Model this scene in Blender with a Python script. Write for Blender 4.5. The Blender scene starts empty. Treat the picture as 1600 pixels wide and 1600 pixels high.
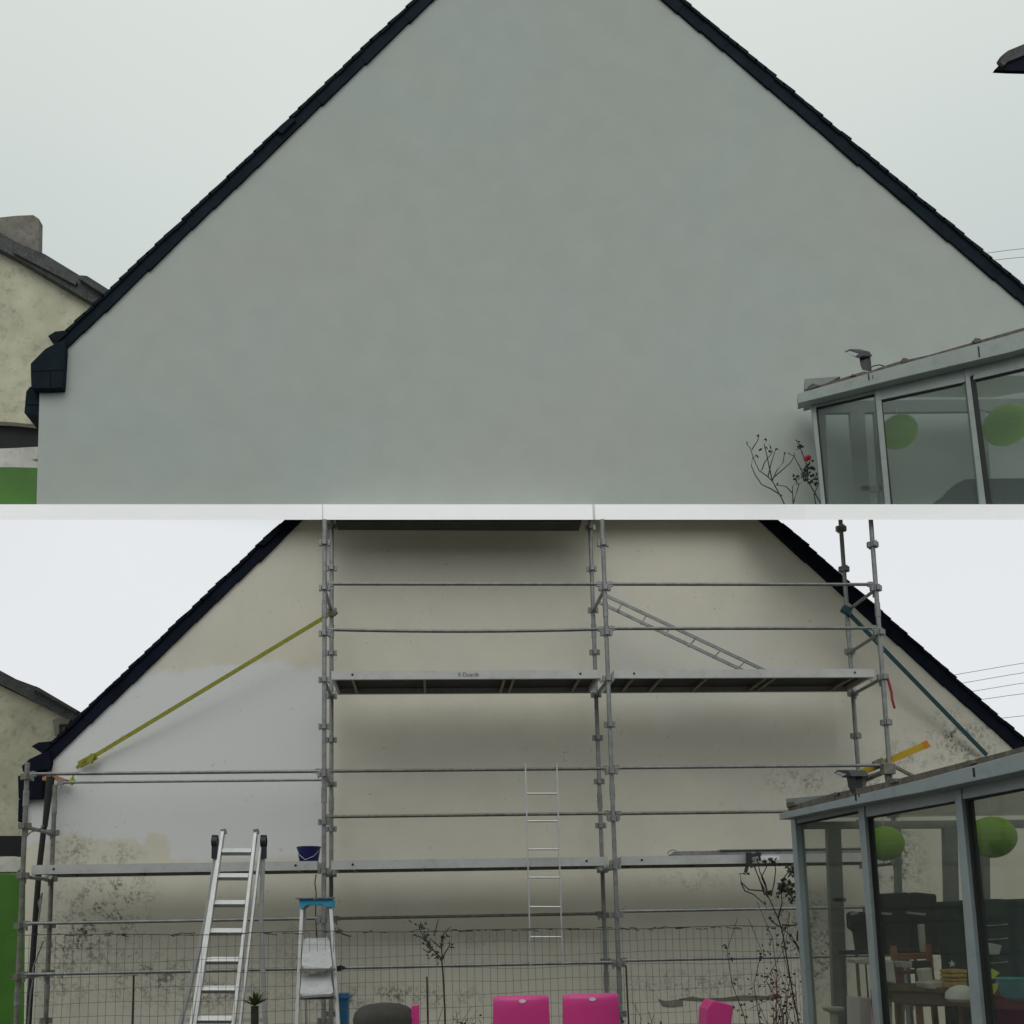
import bpy, bmesh, math, random
import numpy as np
from mathutils import Vector, Matrix
random.seed(7)
SC = bpy.context.scene
COL = SC.collection

# ------------------------------------------------------------------ camera
F, CX, CY = 1419.35, 742.8, 1262.0           # focal length and principal point in photo pixels (1600 wide)
YAW, PITCH, ROLL = 0.0525, 0.1247, -0.0185
ZD = 4.1418                                  # height of the upper scaffold deck
CAM = np.array([1.0692, -9.3434, 1.6])
cy_, sy_ = math.cos(YAW), math.sin(YAW); cp_, sp_ = math.cos(PITCH), math.sin(PITCH)
FW = np.array([sy_*cp_, cy_*cp_, sp_]); R0 = np.array([cy_, -sy_, 0.0]); U0 = np.cross(R0, FW)
RT = math.cos(ROLL)*R0 + math.sin(ROLL)*U0; UPV = -math.sin(ROLL)*R0 + math.cos(ROLL)*U0
cd = bpy.data.cameras.new('camera'); cam = bpy.data.objects.new('camera', cd); COL.objects.link(cam)
cam.matrix_world = Matrix(((RT[0], UPV[0], -FW[0], CAM[0]), (RT[1], UPV[1], -FW[1], CAM[1]), (RT[2], UPV[2], -FW[2], CAM[2]), (0, 0, 0, 1)))
cd.sensor_width = 36; cd.lens = F/1600*36; cd.shift_x = (800-CX)/1600; cd.shift_y = (CY-800)/1600
cd.clip_start = 0.05; cd.clip_end = 2000
SC.camera = cam
SC.render.resolution_x = 1024; SC.render.resolution_y = 1024
SC.view_settings.view_transform = 'Standard'; SC.view_settings.look = 'None'
SC.view_settings.exposure = 0; SC.view_settings.gamma = 1
SC.cycles.max_bounces = 8; SC.cycles.transparent_max_bounces = 16

# ------------------------------------------------------------------ overcast sky and weak sun
SUN_EL, SUN_AZ = 46, 188                     # degrees; azimuth from +Y, clockwise
w = bpy.data.worlds.new('World'); SC.world = w; w.use_nodes = True
nt = w.node_tree; nt.nodes.clear()
out = nt.nodes.new('ShaderNodeOutputWorld'); bg = nt.nodes.new('ShaderNodeBackground')
sky = nt.nodes.new('ShaderNodeTexSky'); sky.sky_type = 'NISHITA'; sky.sun_disc = False
sky.sun_elevation = math.radians(SUN_EL); sky.sun_rotation = math.radians(SUN_AZ)
tc = nt.nodes.new('ShaderNodeTexCoord'); sep = nt.nodes.new('ShaderNodeSeparateXYZ')
nt.links.new(tc.outputs['Generated'], sep.inputs[0])
ramp = nt.nodes.new('ShaderNodeValToRGB'); nt.links.new(sep.outputs['Z'], ramp.inputs[0])
cr = ramp.color_ramp
stops = [(0.0, (7.9, 8.1, 8.25)), (0.30, (7.9, 8.15, 8.35)), (0.40, (7.8, 8.05, 8.2)), (0.44, (5.7, 6.3, 6.35)), (0.56, (5.9, 6.5, 6.35)), (0.70, (6.8, 7.3, 7.0)), (1.0, (8.2, 8.4, 8.3))]
cr.elements[0].position = 0; cr.elements[1].position = 1
for p, c in stops[1:-1]: cr.elements.new(p)
for e, (p, c) in zip(cr.elements, stops): e.position = p; e.color = (c[0]/10, c[1]/10, c[2]/10, 1)
nz = nt.nodes.new('ShaderNodeTexNoise'); nz.inputs['Scale'].default_value = 2.2; nz.inputs['Detail'].default_value = 2
nt.links.new(tc.outputs['Generated'], nz.inputs['Vector'])
mr = nt.nodes.new('ShaderNodeMapRange'); mr.inputs[1].default_value = 0.3; mr.inputs[2].default_value = 0.7
mr.inputs[3].default_value = 0.97*10; mr.inputs[4].default_value = 1.03*10
nt.links.new(nz.outputs[0], mr.inputs[0])
vm = nt.nodes.new('ShaderNodeVectorMath'); vm.operation = 'SCALE'
nt.links.new(ramp.outputs[0], vm.inputs[0]); nt.links.new(mr.outputs[0], vm.inputs['Scale'])
mx = nt.nodes.new('ShaderNodeMix'); mx.data_type = 'RGBA'; mx.inputs['Factor'].default_value = 0.985
nt.links.new(sky.outputs[0], mx.inputs['A']); nt.links.new(vm.outputs[0], mx.inputs['B'])
nt.links.new(mx.outputs['Result'], bg.inputs[0]); bg.inputs[1].default_value = 0.1
nt.links.new(bg.outputs[0], out.inputs[0])
sl = bpy.data.lights.new('sun', 'SUN'); sl.energy = 0.6; sl.angle = math.radians(40); sl.color = (1, 0.97, 0.93)
so = bpy.data.objects.new('sun', sl); COL.objects.link(so)
az, el = math.radians(SUN_AZ), math.radians(SUN_EL)
sd = Vector((math.sin(az)*math.cos(el), math.cos(az)*math.cos(el), math.sin(el)))
so.rotation_euler = sd.to_track_quat('Z', 'Y').to_euler(); so.location = (0, -5, 20)

# ------------------------------------------------------------------ geometry helpers
def ray(px, py): return FW + RT*(px-CX)/F - UPV*(py-CY)/F
def U(px, py, Y):                            # the point of the vertical plane y=Y seen at a photo pixel
    d = ray(px, py); t = (Y-CAM[1])/d[1]; return Vector(CAM + d*t)
def UPL(px, py, P, N):
    d = ray(px, py); N = np.array(N); t = (np.array(P)-CAM)@N/(d@N); return Vector(CAM + d*t)
def zrow(X, Y, row):                         # height, above a plan point, of the sloping plane of the ledge
    n = np.cross(ray(0, row), ray(1600, row)); return CAM[2] - (n[0]*(X-CAM[0]) + n[1]*(Y-CAM[1]))/n[2]
def mid(a, b, t=0.5): return Vector(a)*(1-t) + Vector(b)*t

class MB:
    def __init__(s): s.v = []; s.f = []
    def add(s, vs, fs):
        n = len(s.v); s.v += [tuple(v) for v in vs]; s.f += [tuple(i+n for i in f) for f in fs]; return s
    def box(s, a, b):
        x0, x1 = sorted((a[0], b[0])); y0, y1 = sorted((a[1], b[1])); z0, z1 = sorted((a[2], b[2]))
        return s.add([(x0,y0,z0),(x1,y0,z0),(x1,y1,z0),(x0,y1,z0),(x0,y0,z1),(x1,y0,z1),(x1,y1,z1),(x0,y1,z1)],
                     [(0,3,2,1),(4,5,6,7),(0,1,5,4),(1,2,6,5),(2,3,7,6),(3,0,4,7)])
    def prism(s, pts, off):                  # polygon swept along off
        off = Vector(off); n = len(pts); pts = [Vector(p) for p in pts]
        return s.add(pts + [p+off for p in pts], [tuple(range(n)), tuple(range(2*n-1, n-1, -1))] + [(i, i+n, (i+1)%n+n, (i+1)%n) for i in range(n)])
    def bar(s, p, q, w, d, up=(0, -1, 0)):   # rectangular bar; w across, d along 'up'
        p, q = Vector(p), Vector(q); t = (q-p).normalized(); a = t.cross(Vector(up)).normalized(); b = a.cross(t).normalized()
        vs = [e + a*(sx*w/2) + b*(sy*d/2) for e in (p, q) for sx, sy in ((-1,-1),(1,-1),(1,1),(-1,1))]
        return s.add(vs, [(0,1,2,3),(7,6,5,4)] + [(i, i+4, (i+1)%4+4, (i+1)%4) for i in range(4)])
    def tube(s, pts, r, n=10, r2=None):
        pts = [Vector(p) for p in pts]; rings = []; m = len(pts); base = len(s.v)
        for i, p in enumerate(pts):
            t = (pts[min(i+1, m-1)] - pts[max(i-1, 0)]).normalized()
            a = t.cross(Vector((0, 0, 1)) if abs(t.z) < 0.9 else Vector((1, 0, 0))).normalized(); b = t.cross(a)
            rr = r if r2 is None else r + (r2-r)*i/(m-1)
            s.v += [tuple(p + (a*math.cos(2*math.pi*k/n) + b*math.sin(2*math.pi*k/n))*rr) for k in range(n)]
        for i in range(m-1):
            s.f += [(base+i*n+k, base+i*n+(k+1)%n, base+(i+1)*n+(k+1)%n, base+(i+1)*n+k) for k in range(n)]
        s.f += [tuple(base+k for k in range(n-1, -1, -1)), tuple(base+(m-1)*n+k for k in range(n))]
        return s
    def lathe(s, c, prof, n=28, ax=(0, 0, 1)):
        c = Vector(c); ax = Vector(ax).normalized(); a = ax.cross(Vector((1, 0, 0)) if abs(ax.x) < 0.9 else Vector((0, 1, 0))).normalized(); b = ax.cross(a)
        base = len(s.v)
        for r, h in prof: s.v += [tuple(c + ax*h + (a*math.cos(2*math.pi*k/n)+b*math.sin(2*math.pi*k/n))*r) for k in range(n)]
        for i in range(len(prof)-1): s.f += [(base+i*n+k, base+i*n+(k+1)%n, base+(i+1)*n+(k+1)%n, base+(i+1)*n+k) for k in range(n)]
        s.f += [tuple(base+k for k in range(n-1, -1, -1)), tuple(base+(len(prof)-1)*n+k for k in range(n))]
        return s
    def leaf(s, p, d, L, W, nrm=None):
        p = Vector(p); d = Vector(d).normalized(); nrm = Vector(nrm or (random.uniform(-1,1), random.uniform(-1,1), random.uniform(-.3,1)))
        a = d.cross(nrm); a = a.normalized() if a.length > 1e-4 else Vector((1, 0, 0)); nn = a.cross(d)
        return s.add([p, p+d*L*.35+a*W/2+nn*W*.15, p+d*L*.75+a*W*.38+nn*W*.1, p+d*L, p+d*L*.75-a*W*.38+nn*W*.1, p+d*L*.35-a*W/2+nn*W*.15, p+d*L*.5], [(0,1,6),(1,2,6),(2,3,6),(3,4,6),(4,5,6),(5,0,6)])
    def build(s, name, mat, parent=None, smooth=False, bevel=0):
        me = bpy.data.meshes.new(name); off = Vector(parent['_o']) if parent is not None and '_o' in parent else Vector()
        me.from_pydata([tuple(Vector(v)-off) for v in s.v], [], s.f); me.validate()
        b = bmesh.new(); b.from_mesh(me); bmesh.ops.recalc_face_normals(b, faces=b.faces); b.to_mesh(me); b.free()
        if smooth:
            for p in me.polygons: p.use_smooth = True
        me.materials.append(mat); o = bpy.data.objects.new(name, me); COL.objects.link(o)
        if smooth:
            try:
                e = o.modifiers.new('es', 'EDGE_SPLIT'); e.split_angle = math.radians(40)
            except Exception: pass
        if bevel:
            m = o.modifiers.new('bv', 'BEVEL'); m.width = bevel; m.segments = 2; m.limit_method = 'ANGLE'; m.harden_normals = False
        if parent is not None: o.parent = parent; o['_o'] = tuple(off)
        return o

THINGS = []
def thing(name, label, cat, loc=(0, 0, 0), group=None):
    o = bpy.data.objects.new(name, None); COL.objects.link(o); o.location = loc; o['_o'] = tuple(loc); o.empty_display_size = .1
    o['label'] = label; o['category'] = cat
    if group: o['group'] = group
    return o
def tag(o, label, cat, group=None):
    o['label'] = label; o['category'] = cat
    if group: o['group'] = group
    return o
def struct(o, k='structure'): o['kind'] = k; return o

# ------------------------------------------------------------------ materials
def mat(name, col, rough=0.7, metal=0.0, var=0.12, scale=6.0, bump=0.0, bscale=60.0, spec=None, dirt=0.0, dcol=(0.05, 0.05, 0.045)):
    m = bpy.data.materials.new(name); m.use_nodes = True; n = m.node_tree; b = n.nodes['Principled BSDF']
    b.inputs['Roughness'].default_value = rough; b.inputs['Metallic'].default_value = metal
    if spec is not None: b.inputs['Specular IOR Level'].default_value = spec
    g = n.nodes.new('ShaderNodeNewGeometry')
    t = n.nodes.new('ShaderNodeTexNoise'); t.inputs['Scale'].default_value = scale; t.inputs['Detail'].default_value = 5; t.inputs['Roughness'].default_value = .6
    n.links.new(g.outputs['Position'], t.inputs['Vector'])
    r = n.nodes.new('ShaderNodeMapRange'); r.inputs[1].default_value = .3; r.inputs[2].default_value = .7; r.inputs[3].default_value = 1-var; r.inputs[4].default_value = 1+var
    n.links.new(t.outputs[0], r.inputs[0])
    v = n.nodes.new('ShaderNodeVectorMath'); v.operation = 'SCALE'; v.inputs[0].default_value = col[:3]
    n.links.new(r.outputs[0], v.inputs['Scale']); last = v.outputs[0]
    if dirt:
        t2 = n.nodes.new('ShaderNodeTexNoise'); t2.inputs['Scale'].default_value = scale*3.1; t2.inputs['Detail'].default_value = 8; t2.inputs['Roughness'].default_value = .7
        n.links.new(g.outputs['Position'], t2.inputs['Vector'])
        r2 = n.nodes.new('ShaderNodeMapRange'); r2.inputs[1].default_value = .52; r2.inputs[2].default_value = .68; r2.inputs[3].default_value = 0; r2.inputs[4].default_value = dirt
        n.links.new(t2.outputs[0], r2.inputs[0])
        mm = n.nodes.new('ShaderNodeMix'); mm.data_type = 'RGBA'; n.links.new(r2.outputs[0], mm.inputs['Factor']); n.links.new(last, mm.inputs['A']); mm.inputs['B'].default_value = (*dcol, 1); last = mm.outputs['Result']
    n.links.new(last, b.inputs['Base Color'])
    if bump:
        t3 = n.nodes.new('ShaderNodeTexNoise'); t3.inputs['Scale'].default_value = bscale; t3.inputs['Detail'].default_value = 4
        n.links.new(g.outputs['Position'], t3.inputs['Vector'])
        bp = n.nodes.new('ShaderNodeBump'); bp.inputs['Strength'].default_value = bump; bp.inputs['Distance'].default_value = .01
        n.links.new(t3.outputs[0], bp.inputs['Height']); n.links.new(bp.outputs[0], b.inputs['Normal'])
    m['last'] = 0
    return m

def render_wall(name, col, tint, stains=None, speck=0.0, pscale=0.35, paint=None):
    """Smooth outdoor render: broad drift between two colours, fine grain, black mildew in given ellipses (wall plane X,Z)."""
    m = bpy.data.materials.new(name); m.use_nodes = True; n = m.node_tree; b = n.nodes['Principled BSDF']; b.inputs['Roughness'].default_value = .9
    b.inputs['Specular IOR Level'].default_value = .2
    L = n.links.new; N = n.nodes.new
    g = N('ShaderNodeNewGeometry')
    def noise(sc, det=4, ro=.5, src=None):
        t = N('ShaderNodeTexNoise'); t.inputs['Scale'].default_value = sc; t.inputs['Detail'].default_value = det; t.inputs['Roughness'].default_value = ro
        L(src or g.outputs['Position'], t.inputs['Vector']); return t.outputs[0]
    def mrange(x, a, b_, c, d):
        r = N('ShaderNodeMapRange'); L(x, r.inputs[0])
        for i, v in zip((1, 2, 3, 4), (a, b_, c, d)): r.inputs[i].default_value = v
        return r.outputs[0]
    def mixc(f, a, b_):
        x = N('ShaderNodeMix'); x.data_type = 'RGBA'; L(f, x.inputs['Factor'])
        for k, s in (('A', a), ('B', b_)):
            if isinstance(s, tuple): x.inputs[k].default_value = (*s, 1)
            else: L(s, x.inputs[k])
        return x.outputs['Result']
    def math_(op, a, b_):
        x = N('ShaderNodeMath'); x.operation = op
        for i, s in enumerate((a, b_)):
            if isinstance(s, (int, float)): x.inputs[i].default_value = s
            else: L(s, x.inputs[i])
        return x.outputs[0]
    c = mixc(mrange(noise(pscale, 3), .38, .62, 0, 1), col, tint)
    v = N('ShaderNodeVectorMath'); v.operation = 'SCALE'; L(c, v.inputs[0]); L(mrange(noise(3.0, 6, .6), .3, .7, .965, 1.03), v.inputs['Scale']); c = v.outputs[0]
    if paint:                                # first white coat: bounded by wavy, slightly feathered roller edges
        xyz = N('ShaderNodeSeparateXYZ'); L(g.outputs['Position'], xyz.inputs[0]); X, Z = xyz.outputs['X'], xyz.outputs['Z']
        def wav(sc, amp): return mrange(noise(sc, 4, .6), .25, .75, -amp, amp)
        def below(v, lim, a, f): return mrange(math_('ADD', v, a), lim-f, lim+f, 1, 0)
        def above(v, lim, a, f): return mrange(math_('ADD', v, a), lim-f, lim+f, 0, 1)
        x1, x2, xs, zt, zt2, zb1, zb2 = paint
        top = math_('MAXIMUM', below(Z, zt, wav(1.6, .16), .05), 0.0)
        bot1 = above(Z, zb1, wav(2.6, .12), .02); bot2 = math_('MULTIPLY', above(Z, zb2, wav(3.0, .05), .03), above(X, xs, wav(2.5, .08), .02))
        mk = math_('MULTIPLY', math_('MULTIPLY', top, math_('MAXIMUM', bot1, bot2)), below(X, x2, wav(2.0, .03), .03))
        c = mixc(math_('MULTIPLY', mk, .93), c, (.74, .75, .745))
        # greyer part-dried coat across the right bay
        mk2 = math_('MULTIPLY', math_('MULTIPLY', above(X, 3.1, wav(1.3, .2), .25), below(X, 5.4, wav(1.1, .4), .5)), math_('MULTIPLY', below(Z, zt2, wav(1.5, .2), .25), above(Z, zt2-1.1, wav(1.5, .3), .4)))
        c = mixc(math_('MULTIPLY', mk2, .4), c, (.67, .675, .65))
    if stains:
        acc = None
        for (X, Z, rx, rz, s) in stains:
            sb = N('ShaderNodeVectorMath'); sb.operation = 'SUBTRACT'; L(g.outputs['Position'], sb.inputs[0]); sb.inputs[1].default_value = (X, 0, Z)
            ml = N('ShaderNodeVectorMath'); ml.operation = 'MULTIPLY'; L(sb.outputs[0], ml.inputs[0]); ml.inputs[1].default_value = (1/rx, 0, 1/rz)
            ln = N('ShaderNodeVectorMath'); ln.operation = 'LENGTH'; L(ml.outputs[0], ln.inputs[0])
            q = mrange(ln.outputs['Value'], 0.15, 1.1, min(1, s*1.35), 0)
            acc = q if acc is None else math_('MAXIMUM', acc, q)
        blot = math_('MULTIPLY', mrange(noise(7, 6, .7), .42, .57, 0, 1), mrange(noise(26, 6, .75), .46, .57, .03, 1))
        f = math_('MULTIPLY', acc, blot)
        if speck:
            sp = math_('MULTIPLY', mrange(noise(17, 4, .7), .66, .72, 0, speck), 1.0); f = math_('MAXIMUM', f, sp)
        c = mixc(f, c, (0.045, 0.045, 0.038))
    L(c, b.inputs['Base Color'])
    bp = N('ShaderNodeBump'); bp.inputs['Strength'].default_value = .25; bp.inputs['Distance'].default_value = .004
    L(noise(90, 3), bp.inputs['Height']); L(bp.outputs[0], b.inputs['Normal'])
    return m

def glass_mat(name, tint=(.80, .83, .81), haze=.10):
    m = bpy.data.materials.new(name); m.use_nodes = True; n = m.node_tree; n.nodes.clear()
    o = n.nodes.new('ShaderNodeOutputMaterial'); t = n.nodes.new('ShaderNodeBsdfTransparent'); t.inputs[0].default_value = (*tint, 1)
    g = n.nodes.new('ShaderNodeBsdfGlossy'); g.inputs['Roughness'].default_value = .03; g.inputs[0].default_value = (.9, .95, .95, 1)
    fr = n.nodes.new('ShaderNodeFresnel'); fr.inputs[0].default_value = 1.45
    geo = n.nodes.new('ShaderNodeNewGeometry'); tx = n.nodes.new('ShaderNodeTexNoise'); tx.inputs['Scale'].default_value = 3
    n.links.new(geo.outputs['Position'], tx.inputs['Vector'])
    bp = n.nodes.new('ShaderNodeBump'); bp.inputs['Strength'].default_value = .03; n.links.new(tx.outputs[0], bp.inputs['Height']); n.links.new(bp.outputs[0], g.inputs['Normal'])
    mu = n.nodes.new('ShaderNodeMath'); mu.operation = 'MULTIPLY'; mu.inputs[1].default_value = .09; n.links.new(fr.outputs[0], mu.inputs[0])
    mxx = n.nodes.new('ShaderNodeMixShader'); n.links.new(mu.outputs[0], mxx.inputs[0]); n.links.new(t.outputs[0], mxx.inputs[1]); n.links.new(g.outputs[0], mxx.inputs[2])
    df = n.nodes.new('ShaderNodeBsdfDiffuse'); df.inputs[0].default_value = (.50, .54, .51, 1); m2 = n.nodes.new('ShaderNodeMixShader'); m2.inputs[0].default_value = haze  # diffuse share paints a pale haze over the glass
    n.links.new(mxx.outputs[0], m2.inputs[1]); n.links.new(df.outputs[0], m2.inputs[2]); n.links.new(m2.outputs[0], o.inputs[0]); return m

WY = 1.1   # plane of both gable walls
def el(px, py, rx, ry, s):
    c = U(px, py, WY); k = (CAM[1]-WY)/-F; return (c.x, c.z, abs(rx*k), abs(ry*k), s)
ST = [el(175,1410,75,70,.85), el(120,1460,70,90,.75), el(240,1530,110,50,.6), el(110,1330,50,45,.4), el(185,1335,45,22,.4), el(200,1500,90,60,.5), el(90,1530,60,60,.6), el(330,1550,110,40,.55),
      el(1250,1220,75,26,.45), el(1350,1225,90,30,.42), el(1420,1180,60,50,.38), el(1490,1155,60,60,.7), el(1540,1150,40,50,.4), el(1270,1480,70,110,.75), el(1400,1350,60,90,.7), el(1230,1420,45,60,.6), el(600,1560,200,26,.6), el(480,1500,60,90,.35),
      el(1100,1540,190,28,.5), el(720,1470,120,20,.2), el(1440,1450,80,80,.6), el(1080,1372,100,26,.25)]
M = {}
M['wall_up'] = render_wall('new_render_grey', (.455, .50, .468), (.465, .49, .452))
M['wall_low'] = render_wall('old_render_cream', (.71, .68, .57), (.67, .645, .555), ST, speck=.35, paint=(-4, U(505, 1200, WY).x, U(258, 1320, WY).x, U(350, 1045, WY).z, U(1100, 985, WY).z, U(160, 1310, WY).z, U(400, 1340, WY).z))
M['paint'] = render_wall('fresh_white_undercoat', (.61, .63, .62), (.58, .60, .59))
M['slate'] = mat('dark_slate', (.010, .018, .025), .85, spec=.12, var=.3, scale=5, bump=.3, bscale=25)
M['slate_b'] = mat('blue_black_slate', (.007, .010, .020), .85, spec=.12, var=.3, scale=5, bump=.3, bscale=25)
M['slate_old'] = mat('weathered_slate', (.06, .065, .065), .8, var=.35, scale=9, bump=.5, bscale=30, dirt=.5, dcol=(.22, .22, .2))
M['concrete'] = mat('old_chimney_concrete', (.22, .21, .18), .9, var=.25, scale=5, bump=.4, dirt=.6, dcol=(.07, .07, .055))
M['cream_house'] = mat('yellowed_render', (.56, .545, .40), .9, var=.18, scale=2.2, bump=.2, dirt=.45, dcol=(.14, .14, .09))
M['white'] = mat('white_concrete', (.95, .95, .95), .8, var=.015, scale=4)
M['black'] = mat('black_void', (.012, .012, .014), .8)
M['offwhite'] = mat('offwhite_board', (.62, .61, .56), .7, dirt=.3, dcol=(.2, .18, .13))
M['green'] = mat('green_sheet', (.045, .16, .008), .55, var=.2, scale=2)
M['galv'] = mat('galvanised_steel', (.25, .26, .255), .5, .55, var=.25, scale=14, dirt=.55, dcol=(.17, .165, .14))
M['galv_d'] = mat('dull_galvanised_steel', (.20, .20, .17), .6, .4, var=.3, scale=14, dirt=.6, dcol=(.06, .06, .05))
M['alu'] = mat('brushed_aluminium', (.56, .57, .565), .42, .45, var=.1, scale=10, dirt=.25, dcol=(.35, .35, .33))
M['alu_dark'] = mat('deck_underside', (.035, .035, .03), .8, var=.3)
M['deck'] = mat('deck_beam_metal', (.50, .51, .49), .5, .3, var=.1, scale=4, dirt=.35, dcol=(.28, .28, .25))
M['frame'] = mat('grey_green_aluminium', (.29, .345, .35), .45, .1, var=.08, scale=3, dirt=.3, dcol=(.15, .17, .165))
M['frame_u'] = mat('grey_aluminium', (.25, .29, .27), .45, .1, var=.08, scale=3, dirt=.3, dcol=(.12, .14, .13))
M['seal'] = mat('black_rubber_seal', (.012, .014, .014), .7)
M['inner'] = mat('inner_frame_grey', (.23, .25, .235), .6)
M['glass'] = glass_mat('conservatory_glass', (.80, .81, .78), haze=.03)
M['roof_sheet'] = glass_mat('translucent_roof_sheet', (.72, .73, .70))
M['glass_u'] = glass_mat('conservatory_glass_clean', (.70, .75, .73))
M['roofstrip'] = mat('weathered_roof_edge', (.12, .11, .09), .9, var=.4, scale=20, bump=.5)
M['blk_plastic'] = mat('black_plastic', (.02, .024, .028), .5)
M['lens'] = mat('floodlight_lens', (.35, .38, .38), .3)
M['lantern'] = mat('lime_paper', (.27, .50, .045), .8, var=.06)
M['strap_y'] = mat('yellow_green_webbing', (.27, .27, .03), .8, var=.2, scale=25)
M['strap_b'] = mat('teal_webbing', (.012, .07, .085), .8, var=.2, scale=25)
M['yellow'] = mat('yellow_paint', (.50, .33, .02), .5)
M['orange'] = mat('orange_end', (.6, .2, .01), .5)
M['red'] = mat('red_webbing', (.28, .02, .02), .7)
M['navy'] = mat('navy_plastic', (.008, .010, .09), .4)
M['cyan'] = mat('cyan_plastic', (.03, .36, .58), .5, var=.25, scale=20, dirt=.4, dcol=(.4, .45, .45))
M['plate'] = mat('dusty_white_plate', (.50, .51, .51), .7, var=.12, scale=14, dirt=.4, dcol=(.32, .32, .3))
M['pink'] = mat('hot_pink_plastic', (.62, .05, .25), .4, var=.05)
M['white_pl'] = mat('white_plastic', (.75, .75, .75), .4)
M['bark'] = mat('dark_twigs', (.035, .03, .022), .9, var=.4)
M['bark_r'] = mat('reddish_stems', (.10, .03, .02), .9, var=.4)
M['leafd'] = mat('dark_leaves', (.022, .033, .018), .7, var=.4)
M['leafg'] = mat('green_leaves', (.07, .10, .03), .6, var=.4)
M['rose'] = mat('red_petals', (.45, .015, .04), .6)
M['wire'] = mat('rusty_wire', (.10, .10, .075), .7, .2, var=.3)
M['cable'] = mat('grey_cable', (.30, .32, .33), .7)
M['black_cloth'] = mat('black_canvas', (.018, .022, .018), .9, var=.5, scale=12)
M['teal_cloth_refl'] = mat('dark_teal_canvas_and_reflection', (.015, .04, .045), .8, var=.4, scale=8)
M['wood'] = mat('varnished_wood', (.40, .17, .09), .55, var=.2, scale=9)
M['tablewood'] = mat('brown_table_wood', (.13, .09, .05), .7, var=.3, scale=9)
M['turq'] = mat('turquoise_plastic', (.01, .33, .33), .35)
M['lime'] = mat('lime_cloth', (.35, .43, .02), .7)
M['straw'] = mat('yellow_packaging', (.5, .34, .07), .7, var=.3, scale=30)
M['grass'] = mat('worn_grass', (.04, .05, .02), .95, var=.5, scale=2)
M['paving'] = mat('pale_paving', (.13, .125, .11), .9, var=.2, scale=3, bump=.3)
M['ink'] = mat('faded_print', (.08, .08, .085), .7)
M['blue_b'] = mat('blue_plastic', (.02, .13, .28), .5)

# ------------------------------------------------------------------ ground
struct(MB().box((-400, -400, -.3), (400, 400, 0)).build('ground', M['grass']))
struct(MB().box((-6, -12, .004), (9, -1.2, .02)).build('patio', M['paving']))

# added house-shaped block, unseen behind the viewer, that screens the low sky from the walls
m = MB(); m.box((-14, -23, 0), (16, -14, 5.2)); m.add([(-14.4, -23.4, 5.0), (16.4, -23.4, 5.0), (16.4, -13.6, 5.0), (-14.4, -13.6, 5.0), (-14.4, -18.5, 8.2), (16.4, -18.5, 8.2)], [(0, 1, 5, 4), (3, 4, 5, 2), (0, 4, 3), (1, 2, 5), (0, 3, 2, 1)])
struct(m.build('sky_blocker', M['slate_old']))

# ------------------------------------------------------------------ white sloping ledge that carries the upper house
def ledge():
    R1, R2 = 812.0, 788.0
    # plan outline: front edge list (x by pixel along plane y), then the back
    xs = [(-220, .86), (503, .86), (505, .45), (926, .45), (930, .86), (1160, .86), (1258, .15), (1840, -1.10)]
    fr = []
    for px, Y in xs:
        X = U(px, 800, Y).x; fr.append((X, Y))
    back = [(U(1840, 800, 3.0).x, 3.0), (U(-220, 800, 3.0).x, 3.0)]
    n = len(fr); m = MB(); plan = fr + back; N = len(plan)
    bot = [Vector((x, y, zrow(x, y, R1 if i < n else R1-7))) for i, (x, y) in enumerate(plan)]
    top = []
    for i, (x, y) in enumerate(plan):
        yy = y + (.22 if i < n else 0); dx, dy = x-CAM[0], y-CAM[1]; k = (yy-CAM[1])/dy; xx = CAM[0]+dx*k
        top.append(Vector((xx, yy, zrow(xx, yy, R2))))
    m.add(bot+top, [tuple(range(N)), tuple(range(2*N-1, N-1, -1))] + [(i, i+N, (i+1) % N+N, (i+1) % N) for i in range(N)])
    struct(m.build('terrace_slab', M['white']))
ledge()

# ------------------------------------------------------------------ gable houses
def pxpoly(mb, pts, Y, th): return mb.prism([U(x, y, Y) for x, y in pts], (0, th, 0))

def verge(mb, pa, pb, ya, width_px, Y, seg_px, side, jit=1.0, th=.10):
    """overlapping slate pieces along the gable slope from pixel pa down to pb; band lies above/outside the wall edge line"""
    dx, dy = pb[0]-pa[0], pb[1]-pa[1]; L = math.hypot(dx, dy); n = max(1, int(L/seg_px)); ux, uy = dx/L, dy/L
    nx, ny = (uy, -ux) if side > 0 else (-uy, ux)         # outward
    if ny > 0: nx, ny = -nx, -ny
    for i in range(n):
        a, b = i*L/n, (i+1)*L/n + 3
        o = random.uniform(-.9, .9)*jit; w2 = width_px + random.uniform(-1.0, 1.2)*jit
        P = [(pa[0]+ux*a+nx*o, pa[1]+uy*a+ny*o), (pa[0]+ux*b+nx*(o-1.0), pa[1]+uy*b+ny*(o-1.0)), (pa[0]+ux*b+nx*(w2), pa[1]+uy*b+ny*(w2)), (pa[0]+ux*a+nx*(w2-1.0), pa[1]+uy*a+ny*(w2-1.0))]
        pxpoly(mb, P, Y - .004*(i % 2) - .03, th)
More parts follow.
